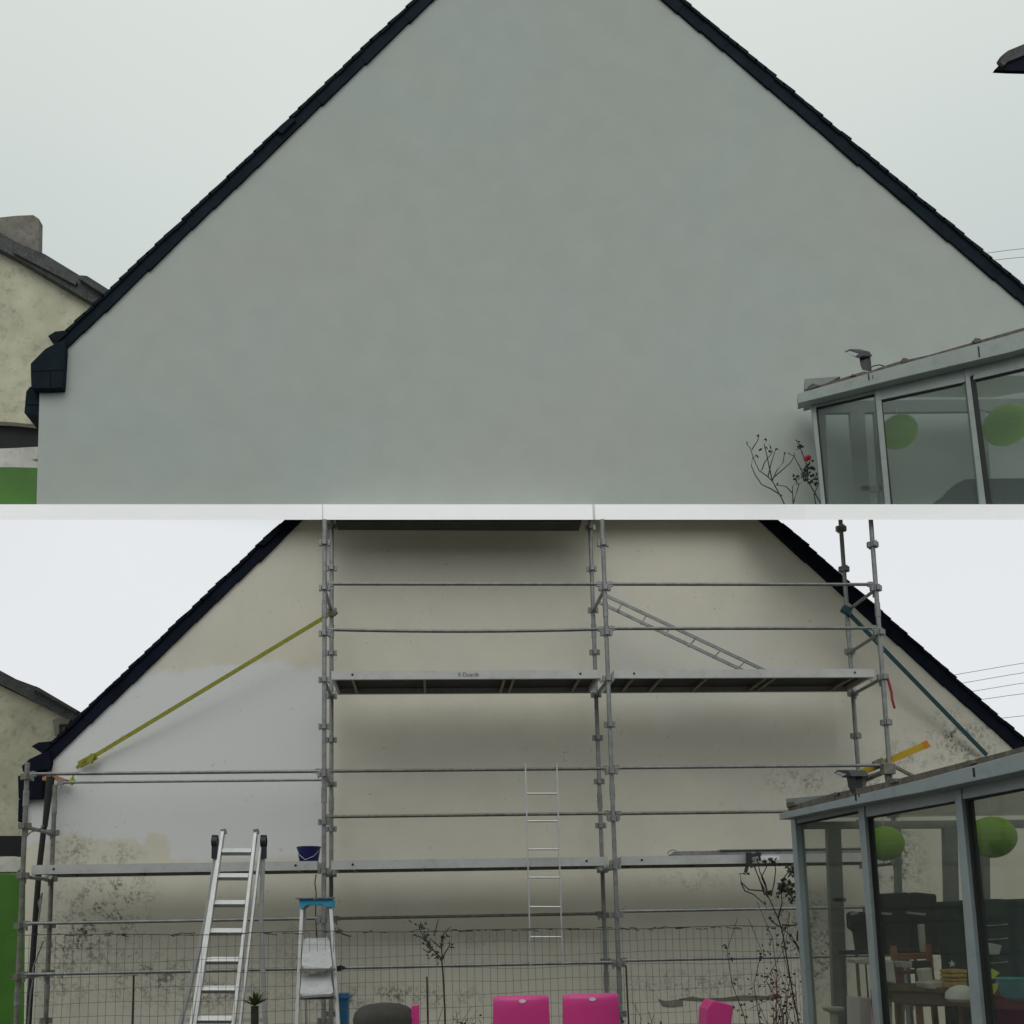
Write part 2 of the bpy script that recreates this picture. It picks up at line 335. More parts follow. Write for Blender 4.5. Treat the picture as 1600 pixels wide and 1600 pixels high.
def slates_edge(mb, pa, pb, width_px, Y, step, side, hpx=3.2, depth=1.0):
    dx, dy = pb[0]-pa[0], pb[1]-pa[1]; L = math.hypot(dx, dy); n = int(L/step); ux, uy = dx/L, dy/L
    nx, ny = (uy, -ux)
    if ny > 0: nx, ny = -nx, -ny
    for i in range(n):
        a, b = i*L/n + random.uniform(-2, 2), (i+1)*L/n + 2; w2 = width_px + random.uniform(-1.2, .5); hpx = 2.0 if random.random() < .8 else 1.0
        P = [(pa[0]+ux*a+nx*(w2-3), pa[1]+uy*a+ny*(w2-3)), (pa[0]+ux*b+nx*(w2-3), pa[1]+uy*b+ny*(w2-3)), (pa[0]+ux*b+nx*(w2+hpx), pa[1]+uy*b+ny*(w2+hpx)), (pa[0]+ux*a+nx*(w2+hpx*.35), pa[1]+uy*a+ny*(w2+hpx*.35))]
        pxpoly(mb, P, Y - .055, depth)

def upper_house():
    base = U(800, 787, WY)
    t = thing('gable_house', 'house with clean newly rendered grey gable wall and slate verge, standing on the white ledge', 'house', base)
    B = [(57, 790), (62, 606), (97, 600), (100, 548), (648, 25), (845, -163), (1068, 25), (1400, 305), (1575, 452), (1800, 641), (1800, 790)]
    pxpoly(MB(), B, WY, .30).build('gable_wall', M['wall_up'], t)
    sm = MB(); s2 = MB()
    verge(sm, (845, -163), (98, 548), 0, 18.5, WY, 46, 1); verge(s2, (845, -163), (1800, 641), 0, 19.5, WY, 46, -1)
    slates_edge(sm, (845, -163), (104, 543), 20, WY, 19, 1, 3, 1.8); slates_edge(s2, (845, -163), (1800, 641), 21, WY, 19, -1, 3, 1.8)
    pxpoly(sm, [(431, 203), (436, 198), (455, 184), (462, 186), (440, 208)], WY-.07, .5)
    sm.build('slate_roof_edge', M['slate'], t); s2.build('slate_roof_edge', M['slate'], t)
    e = MB()
    pxpoly(e, [(48, 568), (71, 545), (90, 535), (101, 530), (101, 548), (99, 578), (48, 580)], WY-.10, .8)
    pxpoly(e, [(48, 581), (78, 580), (78, 606), (49, 606)], WY-.105, .8); pxpoly(e, [(79, 580), (99, 579), (97, 605), (79, 606)], WY-.102, .8)
    pxpoly(e, [(41, 612), (47, 604), (63, 606), (61, 632), (39, 632)], WY+.02, .5); pxpoly(e, [(39, 633), (61, 633), (60, 649), (38, 645)], WY+.03, .5)
    pxpoly(e, [(75, 525), (86, 518), (112, 515), (93, 535)], WY-.02, .25)
    e.build('slate_clad_eaves', M['slate'], t)
upper_house()

def lower_house():
    base = U(800, 1650, WY); base.z = 0
    t = thing('gable_house', 'house with cream gable wall being repainted behind the scaffold, mildew at its foot', 'house', base)
    zr = 808
    B = [(36, 1700), (41, 1246), (66, 1244), (77, 1190), (476, zr), (1181, zr), (1260, 878), (1575, 1159), (1800, 1360), (1800, 1700)]
    pts = [U(x, y, WY) for x, y in B]
    for i in (0, len(pts)-1): pts[i].z = 0
    MB().prism(pts, (0, .3, 0)).build('gable_wall', M['wall_low'], t)
    sm = MB(); s2 = MB()
    verge(sm, (473, 811), (76, 1191), 0, 18.5, WY, 44, 1); verge(s2, (1185, 811), (1800, 1360), 0, 19.5, WY, 46, -1)
    slates_edge(sm, (452, 832), (80, 1187), 20, WY, 17, 1, 3, 4.5); slates_edge(s2, (1210, 833), (1800, 1360), 21, WY, 17, -1, 3, 4.5)
    pxpoly(sm, [(402, 851), (408, 846), (440, 818), (440, 826), (412, 852)], WY-.07, .6)
    sm.build('slate_roof_edge', M['slate_b'], t); s2.build('slate_roof_edge', M['slate_b'], t)
    e = MB()
    pxpoly(e, [(34, 1197), (46, 1186), (76, 1172), (78, 1190), (75, 1202), (36, 1206)], WY-.10, .7)
    pxpoly(e, [(28, 1212), (66, 1210), (65, 1247), (29, 1248)], WY-.10, .7)
    pxpoly(e, [(49, 1166), (60, 1160), (82, 1158), (64, 1176)], WY-.02, .3)
    e.build('slate_clad_eaves', M['slate_b'], t)
    # rolled coat also starting between the frames and on the right bay
    g = MB(); pxpoly(g, [(29, 1249), (39, 1249), (40, 1284), (28, 1284)], WY-.05, .1)
    g.build('rainwater_hopper', M['slate_b'], t)
lower_house()

def grime_patches():
    b = MB()
    for P in ([(1028, 1561), (1040, 1564), (1066, 1561), (1068, 1572), (1050, 1574), (1036, 1573)],
              [(1058, 1562), (1080, 1557), (1100, 1560), (1130, 1559), (1160, 1555), (1200, 1556), (1214, 1552), (1224, 1558), (1200, 1562), (1150, 1564), (1100, 1565)]):
        pxpoly(b, P, WY-.006, .004)
    return b
gh = [o for o in COL.objects if o.name.startswith('gable_house.')][0]
grime_patches().build('flaked_render', M['concrete'], gh)

# neighbours' houses at the left
def neighbour(up):
    if up:
        t = thing('neighbour_house', 'yellowed rendered house with concrete chimney, behind the left edge of the newly rendered gable', 'house', U(100, 795, 2.3))
        Y = 2.3
        pxpoly(MB(), [(-60, 362), (25, 403), (152, 474), (190, 495), (190, 664), (60, 664), (25, 660), (-60, 655)], Y, .4).build('wall', M['cream_house'], t)
        r = MB()
        pxpoly(r, [(-60, 332), (0, 363), (25, 378), (70, 397), (170, 458), (190, 470), (190, 497), (150, 476), (25, 402), (-60, 358)], Y-.12, .8)
        pxpoly(r, [(122, 434), (126, 430), (136, 431), (185, 462), (190, 475), (150, 452)], Y-.2, .6)
        pxpoly(r, [(20, 386), (60, 404), (120, 440), (118, 445), (55, 412), (20, 394)], Y-.16, .03)
        ro = r.build('roof', M['slate_old'], t)
        c = MB(); pxpoly(c, [(-20, 342), (25, 337), (52, 336), (61, 342), (60, 396), (25, 384), (-20, 372)], Y-.05, .12)
        c.build('chimney', M['concrete'], ro)
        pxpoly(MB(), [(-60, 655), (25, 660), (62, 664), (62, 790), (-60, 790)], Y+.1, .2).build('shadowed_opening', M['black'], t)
        o = MB(); pxpoly(o, [(-60, 703), (25, 700), (40, 699), (62, 698), (62, 716), (25, 722), (-60, 724)], 1.75, .3)
        pxpoly(o, [(-60, 722), (25, 720), (48, 718), (60, 722), (58, 731), (25, 730), (-60, 730)], 1.73, .2)
        pxpoly(o, [(-60, 722), (62, 722), (62, 790), (-60, 790)], 1.8, .2)
        tag(o.build('low_roof', M['offwhite']), 'pale lichen stained lean-to top above the green panel, upper left edge', 'roof')
        tag(pxpoly(MB(), [(-60, 731), (57, 731), (55, 790), (-60, 790)], 1.6, .06).build('garden_fence', M['green'], None), 'green garden panel beside the newly rendered gable, on the white ledge', 'fence')
    else:
        b = U(60, 1650, 6.0); b.z = 0
        t = thing('neighbour_house', 'yellowed rendered house whose old slate verge drops behind the scaffolded gable', 'house', b)
        Y = 5.6
        P = [U(x, y, Y) for x, y in [(-80, 1033), (25, 1083), (100, 1120), (160, 1150), (160, 1700), (-80, 1700)]]; P[-1].z = 0; P[-2].z = 0
        MB().prism(P, (0, 4, 0)).build('wall', M['cream_house'], t)
        r = MB()
        pxpoly(r, [(-80, 1004), (25, 1061), (60, 1074), (128, 1116), (160, 1134), (160, 1152), (100, 1121), (25, 1081), (-80, 1030)], Y-.12, 4.2)
        pxpoly(r, [(50, 1075), (56, 1072), (62, 1075), (120, 1109), (118, 1113)], Y-.2, 1)
        r.build('roof', M['slate_old'], t)
        pxpoly(MB(), [(82, 1125), (92, 1121), (110, 1124), (106, 1131), (92, 1132), (92, 1150), (86, 1150)], Y-.15, .12).build('broken_bargeboard', M['concrete'], t)
        pxpoly(MB(), [(-40, 1306), (38, 1306), (37, 1337), (-40, 1336)], Y-.05, .04).build('window', M['black'], t)
        g = [U(x, y, 2.0) for x, y in [(-80, 1364), (25, 1366), (38, 1366), (36, 1650), (-80, 1650)]]; g[-1].z = 0; g[-2].z = 0
        tag(MB().prism(g, (0, .06, 0)).build('garden_fence', M['green']), 'tall green garden panel left of the scaffolded gable, standing on the ground', 'fence')
        tag(pxpoly(MB(), [(-60, 1340), (20, 1338), (37, 1343), (37, 1353), (26, 1362), (-60, 1362)], 2.3, .5).build('low_roof', M['offwhite']), 'pale lean-to edge above the tall green panel by the scaffold', 'roof')
neighbour(True); neighbour(False)

# dark eaves corner reaching in at the top right
t = thing('slate_eave', 'dark jagged slate eave corner poking in at the upper right of the sky', 'roof', U(1700, 795, 2.0))
e = MB(); pxpoly(e, [(1554, 109), (1562, 101), (1575, 92), (1660, 60), (1760, 25), (1760, 115), (1575, 110)], 2.0, .05); e.build('soffit', M['slate_b'], t)
e = MB(); pxpoly(e, [(1562, 90), (1566, 86), (1575, 79), (1660, 44), (1760, 6), (1760, 27), (1660, 62), (1570, 98), (1564, 94)], 1.97, .08)
pxpoly(e, [(1563, 96), (1568, 93), (1575, 96), (1568, 102)], 1.95, .06); e.build('slates', M['slate_old'], t)
pxpoly(MB(), [(1660, 112), (1760, 115), (1760, 788), (1660, 788)], 2.1, .3).build('wall', M['cream_house'], t)

# overhead cables
def cable(px, Y, r, label, grp):
    tag(MB().tube([U(x, y, Y) for x, y in px], r, 5).build('overhead_cable', M['cable']), label, 'cable', grp)
cable([(1400, 412), (1500, 401), (1575, 391), (1700, 378)], 3.2, .004, 'upper of the thin cables crossing the sky above the clean gable at right', 'cables over the clean gable')
cable([(1400, 424), (1530, 409), (1575, 404), (1700, 392)], 3.2, .004, 'lower of the thin cables crossing the sky above the clean gable at right', 'cables over the clean gable')
for i, (a, b) in enumerate([((1400, 1068), (1575, 1040)), ((1400, 1083), (1575, 1055)), ((1400, 1098), (1575, 1071)), ((1400, 1110), (1575, 1087)), ((1450, 1134), (1575, 1121))]):
    q = (1700, b[1]+(b[1]-a[1])/(b[0]-a[0])*125)
    cable([a, ((a[0]+b[0])/2, (a[1]+b[1])/2+1.2), b, q], 14, .0085, ['topmost', 'second', 'third', 'fourth', 'lowest'][i]+' of the cables in the sky right of the scaffold', 'cables right of the scaffold')

# ------------------------------------------------------------------ scaffold
SCF = thing('scaffold', 'galvanised steel tube scaffold with three bays and plank decks against the cream gable', 'scaffold', (1.5, .35, 0))
def zk(k): return ZD + k*.5
GR = .024
def cups(mb, x, y, z):
    mb.lathe((x, y, z-.024), [(.034, 0), (.034, .048)], 10)
    for dx, dy in ((1, 0), (-1, 0), (0, 1), (0, -1)):
        cxx, cyy = x+dx*.046, y+dy*.046
        mb.box((cxx-.013-.006*abs(dy), cyy-.013-.006*abs(dx), z-.03), (cxx+.013+.006*abs(dy), cyy+.013+.006*abs(dx), z+.03))
def standard(x, y, k0, k1, dark=False, topz=None, ks=None):
    m = MB(); z1 = topz if topz else zk(k1)
    m.tube([(x, y, 0.012), (x, y, z1)], GR, 12); m.box((x-.075, y-.075, .02), (x+.075, y+.075, .028))
    o = m.build('standard', M['galv_d'] if dark else M['galv'], SCF, smooth=True)
    k = -8
    while zk(k) < z1-.03:
        if zk(k) > .1:
            c = MB(); cups(c, x, y, zk(k)); c.build('wedge_cup', M['galv_d'] if dark else M['galv'], o, smooth=True)
        k += 1
    for kk in (-6.55, -2.6, 1.35):
        z = zk(kk)
        if z < z1-.2 and z > .3: MB().lathe((x, y, z), [(.029, 0), (.029, .16)], 12).build('joint_sleeve', M['galv'], o, smooth=True)
for X in (0, 3.0, 6.0):
    zt = zrow(X, 0, 812)-.002; zb = zrow(X, .7, 812)-.002
    standard(X, 0, 0, 0, topz=zt); standard(X, .7, 0, 0, topz=zb)
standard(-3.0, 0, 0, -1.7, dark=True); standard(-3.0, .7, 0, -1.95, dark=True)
def rail(a, b, r=.0175, sag=0, dark=False, n='guardrail'):
    a, b = Vector(a), Vector(b); m = MB(); pts = []
    for i in range(9):
        t_ = i/8; p = a.lerp(b, t_); p.z -= sag*4*t_*(1-t_); pts.append(p)
    m.tube(pts, r, 10)
    d = (b-a).normalized()
    for e, s in ((a, 1), (b, -1)):     # flattened wedge heads
        q = e + d*s*.055; m.bar(e+d*s*-.01, q, .05, .028, up=(0, 1, 0) if abs(d.y) < .5 else (1, 0, 0)); m.bar(q+Vector((0, 0, .03))-d*s*.03, q-Vector((0, 0, .07))-d*s*.03, .012, .03)
    m.build(n, M['galv_d'] if dark else M['galv'], SCF, smooth=True)
O = .035
def bay(i, k, y=0, dz=.03, **kw): rail((3*i+O, y, zk(k)+dz), (3*i+3-O, y, zk(k)+dz), **kw)
bay(0, 2, dz=.045); bay(1, 2, dz=.045); bay(0, 1, sag=.022, dz=.045); bay(1, 1, dz=.05)
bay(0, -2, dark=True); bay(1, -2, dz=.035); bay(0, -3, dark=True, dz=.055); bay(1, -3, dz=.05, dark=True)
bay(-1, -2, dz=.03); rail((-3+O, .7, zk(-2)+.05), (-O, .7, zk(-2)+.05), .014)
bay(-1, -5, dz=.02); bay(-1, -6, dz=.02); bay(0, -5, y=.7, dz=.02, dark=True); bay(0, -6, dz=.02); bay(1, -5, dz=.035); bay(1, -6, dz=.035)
for X, ks in ((0, (2, 0, -2, -4, -6)), (3, (2, 0, -4, -6)), (6, (2, 1, 0, -2, -4)), (-3, (-3, -4, -6))):
    for k in ks: rail((X, .035, zk(k)-.01), (X, .665, zk(k)-.01), .02, n='transom')
# short end braces at the right end
rail((6, 0, zk(1)+.05), (6, .0, zk(1)-.2), .012, n='end_plate')
def deck(x0, x1, k, y0=.03, y1=.68, handles=(), text=False):
    z0 = zk(k)+.012; h = .092; m = MB()
    m.box((x0, y0, z0), (x1, y0+.035, z0+h)); m.box((x0, y1-.035, z0-.0), (x1, y1, z0+h))
    m.box((x0, y0+.036, z0+.01), (x0+.03, y1-.036, z0+h-.003)); m.box((x1-.03, y0+.036, z0+.01), (x1, y1-.036, z0+h-.003))
    for hx in (x0+.015, x1-.015):
        for yy in (y0+.12, y1-.12):
            m.bar((hx, yy, z0+.05), (hx + (.05 if hx > (x0+x1)/2 else -.05), yy, z0-.02), .03, .012, up=(0, 1, 0))
    o = m.build('deck', M['deck'], SCF)
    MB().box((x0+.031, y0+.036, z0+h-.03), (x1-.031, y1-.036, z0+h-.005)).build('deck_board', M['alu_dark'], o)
    for hx in [x0+.22, x1-.22] + list(handles): MB().box((hx-.014, y0+.037, z0+.004), (hx+.014, y1-.037, z0+.03)).build('cross_rib', M['galv_d'], o)
    for hx in (x0+.22, x1-.22): MB().lathe((hx, y0-.002, z0+.05), [(.013, 0), (.013, .004)], 12, (0, 1, 0)).build('rivet_hole', M['black'], o)
    return o
d0 = deck(.07, 2.93, 0, handles=(1.05, 1.9, 2.0)); d1 = deck(3.07, 5.93, 0, handles=(3.6, 4.1, 4.75, 4.85))
for i in (-1, 0, 1): deck(3*i+.07, 3*i+2.93, -4, handles=(3*i+1, 3*i+2))
# narrow plank of the topmost deck, under the ledge
zt = zrow(1.5, .5, 812)
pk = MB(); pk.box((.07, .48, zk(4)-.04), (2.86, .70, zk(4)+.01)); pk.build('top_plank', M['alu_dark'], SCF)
def text(s, loc, size, m, parent, name='lettering', rx=90):
    c = bpy.data.curves.new(name, 'FONT'); c.body = s; c.size = size; c.extrude = .0006; o = bpy.data.objects.new('tmp', c); COL.objects.link(o)
    bpy.context.view_layer.update(); me = bpy.data.meshes.new_from_object(o.evaluated_get(bpy.context.evaluated_depsgraph_get())); bpy.data.objects.remove(o)
    me.transform(Matrix.Translation(Vector(loc) - Vector(parent['_o'])) @ Matrix.Rotation(math.radians(rx), 4, 'X')); me.materials.append(m)
    q = bpy.data.objects.new(name, me); COL.objects.link(q); q.parent = parent; q['_o'] = parent['_o']; return q
tp = U(716, 1059, .028); text('fi Duarib', (tp.x, .028, zk(0)+.038), .062, M['ink'], d0)
# white sticker and dark clamp on the right lower deck
pxpoly(MB(), [(1189, 1337), (1218, 1337), (1218, 1344), (1189, 1344)], .026, .003).build('sticker', M['white_pl'], SCF)

# ------------------------------------------------------------------ things on and about the scaffold
# bundle of metal strips on the right lower deck
m = MB(); Zp = U(1100, 1336, .1).z; a = U(1052, 1333, .12); b_ = U(1420, 1330, .12)
zd = zk(-4)+.106
m.box((a.x, .1, zd), (5.9, .32, zd+.028)); m.box((a.x+.03, .12, zd+.0285), (5.85, .30, zd+.05)); m.box((a.x+.5, .09, zd+.0505), (5.7, .2, zd+.06))
tag(m.build('metal_strips', M['galv']), 'bundle of thin grey metal strips lying on the lower right deck', 'metal strips')
m = MB(); c = U(1175, 1338, -.02); m.box((c.x-.05, -.04, c.z-.09), (c.x-.01, .02, c.z+.04)); m.bar((c.x-.06, -.03, c.z), (c.x+.09, -.03, c.z+.02), .035, .03); m.tube([(c.x, -.03, c.z), (c.x+.06, -.04, c.z+.05), (c.x+.08, -.03, c.z-.05)], .012, 6)
m.bar((c.x-.08, -.02, c.z-.17), (c.x-.05, -.02, c.z-.08), .03, .02)
tag(m.build('deck_clamp', M['blk_plastic']), 'dark clamp gripping the edge of the lower right deck', 'clamp')
m = MB()
m.tube([U(x, y, .06) for x, y in [(1043, 1334), (1045, 1330), (1051, 1328), (1056, 1329), (1053, 1333), (1049, 1335)]], .006, 6)
tag(m.build('wire_loop', M['galv']), 'small bent wire loop at the left end of the metal strips', 'wire')
# navy bucket
zb = zk(-4)+.106; c = U(482, 1340, .25); m = MB(); 
m.lathe((c.x, .28, zb), [(.095, 0), (.098, .01), (.122, .15), (.128, .152), (.128, .165), (.119, .165), (.115, .15), (.09, .012)], 30)
bk = thing('bucket', 'navy blue bucket standing on the lower deck left of the scaffold posts', 'bucket', (c.x, .28, zb))
m.build('body', M['navy'], bk, smooth=True)
MB().tube([(c.x-.128, .28, zb+.155), (c.x-.09, .17, zb+.08), (c.x-.02, .145, zb+.02), (c.x+.07, .16, zb+.06), (c.x+.128, .28, zb+.155)], .003, 6).build('handle', M['alu'], bk)
# access ladder hanging at the middle bay
L = thing('access_ladder', 'thin upright ladder hooked over the middle bay guardrail', 'ladder', U(850, 1520, -.07))
for a, b in (((821, 1196), (829, 1508)), ((870, 1196), (879, 1506))): MB().tube([U(*a, -.07), U(*b, -.07)], .0085, 8).build('rail', M['alu'], L, smooth=True)
for i, y in enumerate((1240, 1283, 1327, 1371, 1417, 1464)):
    k = (y-1196)/310; MB().tube([U(821+8*k+1, y, -.07), U(870+9*k-1, y, -.07)], .010, 8).build('rung', M['alu'], L, smooth=True)
for x in (821, 870):
    p = U(x, 1196, -.07); MB().tube([p, p+Vector((0, .02, .02)), p+Vector((0, .06, .01)), p+Vector((0, .07, -.03))], .008, 8).build('hook', M['alu'], L)
# ladder lying aslant in the upper right bay
L = thing('leaning_ladder', 'slim ladder lying aslant in the upper right bay above the deck', 'ladder', U(1190, 1048, .6))
p0, p1, q0, q1 = (948, 931), (1196, 1048), (936, 941), (1166, 1050)
for a, b in ((p0, p1), (q0, q1)): MB().bar(U(*a, .62), U(*b, .5), .034, .02).build('rail', M['galv'], L)
for a, b in (((971, 944), (964, 957)), ((1010, 962), (1001, 976)), ((1046, 983), (1038, 993)), ((1086, 999), (1075, 1011)), ((1124, 1018), (1114, 1029)), ((1163, 1035), (1151, 1046))):
    MB().tube([U(*a, .585), U(*b, .585)], .007, 6).build('rung', M['galv_d'], L)
# ratchet straps
t = thing('ratchet_strap', 'yellow green ratchet strap running from the scaffold post down left to the gable', 'strap', U(120, 1198, 1.05))
MB().bar(U(523, 955, .66), U(138, 1187, 1.03), .045, .008).build('webbing', M['strap_y'], t)
m = MB(); m.bar(U(150, 1181, 1.0), U(124, 1195, 1.03), .075, .03); m.bar(U(146, 1179, .98), U(140, 1192, .98), .05, .05); m.bar(U(133, 1187, 1.0), U(120, 1200, 1.04), .03, .02); m.build('ratchet', M['strap_y'], t)
m = MB(); m.bar(U(516, 959, .64), U(524, 953, .64), .09, .07); m.build('hook', M['galv_d'], t)
t = thing('ratchet_strap', 'dark teal strap running from the right scaffold end down right to the gable', 'strap', U(1540, 1176, 1.05))
MB().bar(U(1326, 958, .66), U(1542, 1180, 1.03), .05, .008).build('webbing', M['strap_b'], t)
MB().bar(U(1316, 950, .62), U(1328, 957, .62), .075, .06).build('hook', M['strap_b'], t)
tag(MB().tube([U(x, y, -.02) for x, y in [(1387, 1060), (1390, 1071), (1393, 1082), (1394, 1093), (1398, 1107)]], .013, 8).build('red_strap', M['red']), 'short red strap end hanging from the right scaffold post', 'strap')
# yellow beam laid through the end frame
t = thing('yellow_beam', 'yellow metal beam with orange end poking up past the right scaffold post', 'beam', U(1400, 1180, .15))
MB().bar(U(1339, 1210, .15), U(1444, 1165, -.05), .072, .045).build('beam', M['yellow'], t)
MB().bar(U(1443, 1165.5, -.048), U(1450, 1162, -.06), .078, .05).build('end_cap', M['orange'], t)
m = MB(); m.bar(U(1366, 1196, .05), U(1380, 1190, .03), .09, .06); m.build('bracket', M['galv_d'], t)
tag(MB().bar(U(1316, 1212, .3), U(1342, 1206, .3), .05, .04).build('timber_end', M['yellow']), 'short yellow timber end beside the floodlight of the near conservatory', 'timber')
t = thing('pipe_clamp', 'dark clamp with two splayed struts at the right scaffold post above the conservatory roof', 'clamp', U(1386, 1205, 0))
m = MB(); m.bar(U(1378, 1202, -.05), U(1396, 1202, -.05), .11, .09); m.build('coupler', M['galv_d'], t)
m = MB(); m.bar(U(1385, 1206, 0), U(1346, 1222, .3), .035, .03); m.bar(U(1352, 1210, .2), U(1345, 1238, .2), .06, .03); m.bar(U(1394, 1196, 0), U(1425, 1212, .3), .03, .03); m.bar(U(1385, 1204, -.03), U(1388, 1222, -.03), .04, .04); m.build('strut', M['galv_d'], t)
# packing at the left guardrail end
m = MB(); pxpoly(m, [(83, 1210), (105, 1218), (100, 1222), (80, 1217)], .92, .1); pxpoly(m, [(66, 1214), (80, 1210), (76, 1219), (66, 1219)], .9, .1)
tag(m.build('wood_wedge', M['wood']), 'orange brown timber wedge between left guardrails and gable corner', 'wedge')
m = MB(); pxpoly(m, [(108, 1219), (113, 1214), (117, 1222), (110, 1226)], .88, .05); m.bar(U(113, 1215, .87), U(116, 1208, .87), .02, .01)
tag(m.build('knotted_rag', M['lime']), 'pale yellow rag knotted on the lower left guardrail', 'rag')
# dark pole along the corner
m = MB(); m.tube([U(79, 1214, .92), U(70, 1292, .92)], .045, 10, .028); m.tube([U(69, 1290, .92), U(61, 1360, .92), U(55, 1440, .92), U(47, 1560, .92), U(42, 1650, .92)], .03, 10)
tag(m.build('drainpipe', M['seal'], smooth=True), 'leaning black downpipe at the left corner of the scaffolded gable', 'pipe')
LC = thing('loose_cord', 'loose grey cord tied round the leftmost scaffold frame', 'cord', U(60, 1500, .3))
for P in ([(62, 1420), (60, 1410), (66, 1395), (60, 1440)], [(52, 1530), (48, 1550), (44, 1600)], [(68, 1470), (60, 1490), (52, 1512), (50, 1530)], [(36, 1312), (48, 1300), (62, 1296), (68, 1290)], [(75, 1487), (82, 1478), (80, 1470)]):
    MB().tube([U(x, y, .3) for x, y in P], .008, 6).build('strand', M['galv'], LC)

m = MB(); m.tube([U(x, y, .02) for x, y in [(494, 1366), (492, 1380), (494, 1395), (493, 1430), (495, 1470)]], .006, 6)
tag(m.build('hanging_cord', M['seal']), 'thin dark cord hanging below the lower deck beside the small stepladder', 'cord')

# big combination ladder, standing before the left bay
L = thing('combination_ladder', 'tall splayed aluminium combination ladder in front of the left bay', 'ladder', (U(350, 1500, -1.1).x, -1.1, 0))
def lrail(pts, w=.05, d=.026, n='rail'):
    m = MB()
    for (x0, y0, Y0), (x1, y1, Y1) in zip(pts, pts[1:]): m.bar(U(x0, y0, Y0), U(x1, y1, Y1), d, w)
    m.build(n, M['alu'], L, bevel=.003)
Yt = -.75
def ext(a, b, yb):   # continue the pixel line a-b down to the given row
    k = (yb-a[1])/(b[1]-a[1]); return (a[0]+(b[0]-a[0])*k, yb)
# front inner section, its sleeve, and the rear section
fi_l, fi_r = ((349, 1297), (309, 1575)), ((400, 1299), (368, 1575))
fo_l, fo_r = ((340, 1345), (303, 1575)), ((407, 1325), (378, 1575))
for (a, b) in (fi_l, fi_r): lrail([(*a, -.80), (*ext(a, b, 1720), -1.45)], .06, .030)
for (a, b) in (fo_l, fo_r): lrail([(*a, -.76), (*ext(a, b, 1722), -1.40)], .05, .024, 'sleeve')
for pts in ([(338, 1335, -.72), (322, 1440, -.70), (289, 1572, -.66), (262, 1672, -.62)], [(411, 1320, -.72), (408, 1440, -.70), (413, 1572, -.66), (420, 1672, -.62)]): lrail(pts, .06, .036)
for y in (1330, 1369, 1411, 1455, 1500, 1545, 1592, 1640, 1688):
    xa, xb = ext(*fi_l, y)[0]+3, ext(*fi_r, y)[0]-3; Yy = -.80-.65*(y-1297)/423
    MB().bar(U(xa, y+1, Yy), U(xb, y+1, Yy), .05, .05, up=(0, -.8, .6)).build('rung', M['alu'], L, bevel=.003)
for y in (1414, 1458, 1503, 1548, 1594, 1640):
    xa = 322-(y-1440)*.25; xb = 408+(y-1440)*.04; Yy = -.70+.04*(y-1440)/132
    MB().bar(U(xa+4, y, Yy), U(xb-3, y, Yy), .03, .03).build('rear_rung', M['alu'], L)
for x in (336, 412):
    m = MB(); c = U(x, 1315, -.74); m.lathe(c-Vector((.025, 0, 0)), [(.055, 0), (.055, .05)], 16, (1, 0, 0)); m.bar(c+Vector((0, 0, .06)), c-Vector((0, 0, .16)), .05, .06); m.build('hinge', M['blk_plastic'], L, smooth=True)
for x in (349, 400):
    m = MB(); m.bar(U(x, 1296, -.80), U(x+1, 1303, -.80), .042, .07); m.build('end_cap', M['galv'], L)
# little stepladder
S = thing('stepladder', 'small stepladder with cyan top tray and two white steps, left of the posts', 'stepladder', (U(495, 1500, -1.4).x, -1.4, 0))
Ys = -1.45
m = MB()
pxpoly(m, [(467, 1405), (474, 1401), (492, 1406), (505, 1402), (514, 1403), (520, 1405), (519, 1418), (512, 1417), (505, 1414), (480, 1414), (472, 1420), (468, 1417)], Ys-.05, .22)
m.build('tray', M['cyan'], S, bevel=.004)
m = MB(); m.bar(U(463, 1404, Ys-.02), U(523, 1403, Ys-.02), .010, .12, up=(0, 1, 0)); m.build('tray_rim', M['galv'], S)
for a, b in (((472, 1418), (465, 1575)), ((517, 1416), (527, 1575))):
    x, y = ext(a, b, 1700); m = MB(); m.bar(U(*a, Ys), U(x, y, Ys-.28), .03, .045); m.build('leg', M['alu'], S, bevel=.003)
for a, b in (((476, 1418), (480, 1700)), ((512, 1416), (520, 1690))): MB().bar(U(*a, Ys+.05), U(*b, Ys+.5), .02, .02).build('rear_leg', M['alu'], S)
for P in ([(474, 1468), (478, 1466), (512, 1465), (515, 1470), (519, 1509), (514, 1513), (476, 1513), (471, 1508)], [(471, 1522), (516, 1520), (521, 1550), (517, 1553), (473, 1556), (469, 1552)]):
    m = MB(); pts = [U(x, y, Ys-.10 - (y-1418)*.0012 + (.12 if y < (1490 if P[0][1] < 1500 else 1537) else 0)) for x, y in P]
    m.prism(pts, (0, .01, -.02)); m.build('step', M['plate'], S)
for y in (1516, 1560): MB().bar(U(468, y, Ys-.2), U(524, y-1, Ys-.2), .02, .03).build('crossbar', M['galv_d'], S)
m = MB(); m.prism([U(x, y, Ys) for x, y in [(524, 1511), (532, 1508), (542, 1513), (532, 1517), (524, 1519)]], (0, .04, 0)); tag(m.build('trowel_blade', M['seal']), 'black pointed tool tip sticking out right of the small stepladder', 'tool')
m = MB(); c = U(535, 1583, -1.2); m.box((c.x-.05, -1.25, 0), (c.x+.05, -1.1, c.z+.17)); m.box((c.x-.065, -1.26, c.z+.12), (c.x+.065, -1.09, c.z+.15))
tag(m.build('blue_crate', M['blue_b'], bevel=.006), 'blue plastic holder right of the small stepladder foot', 'crate')
m = MB(); p = U(535, 1460, -.3)
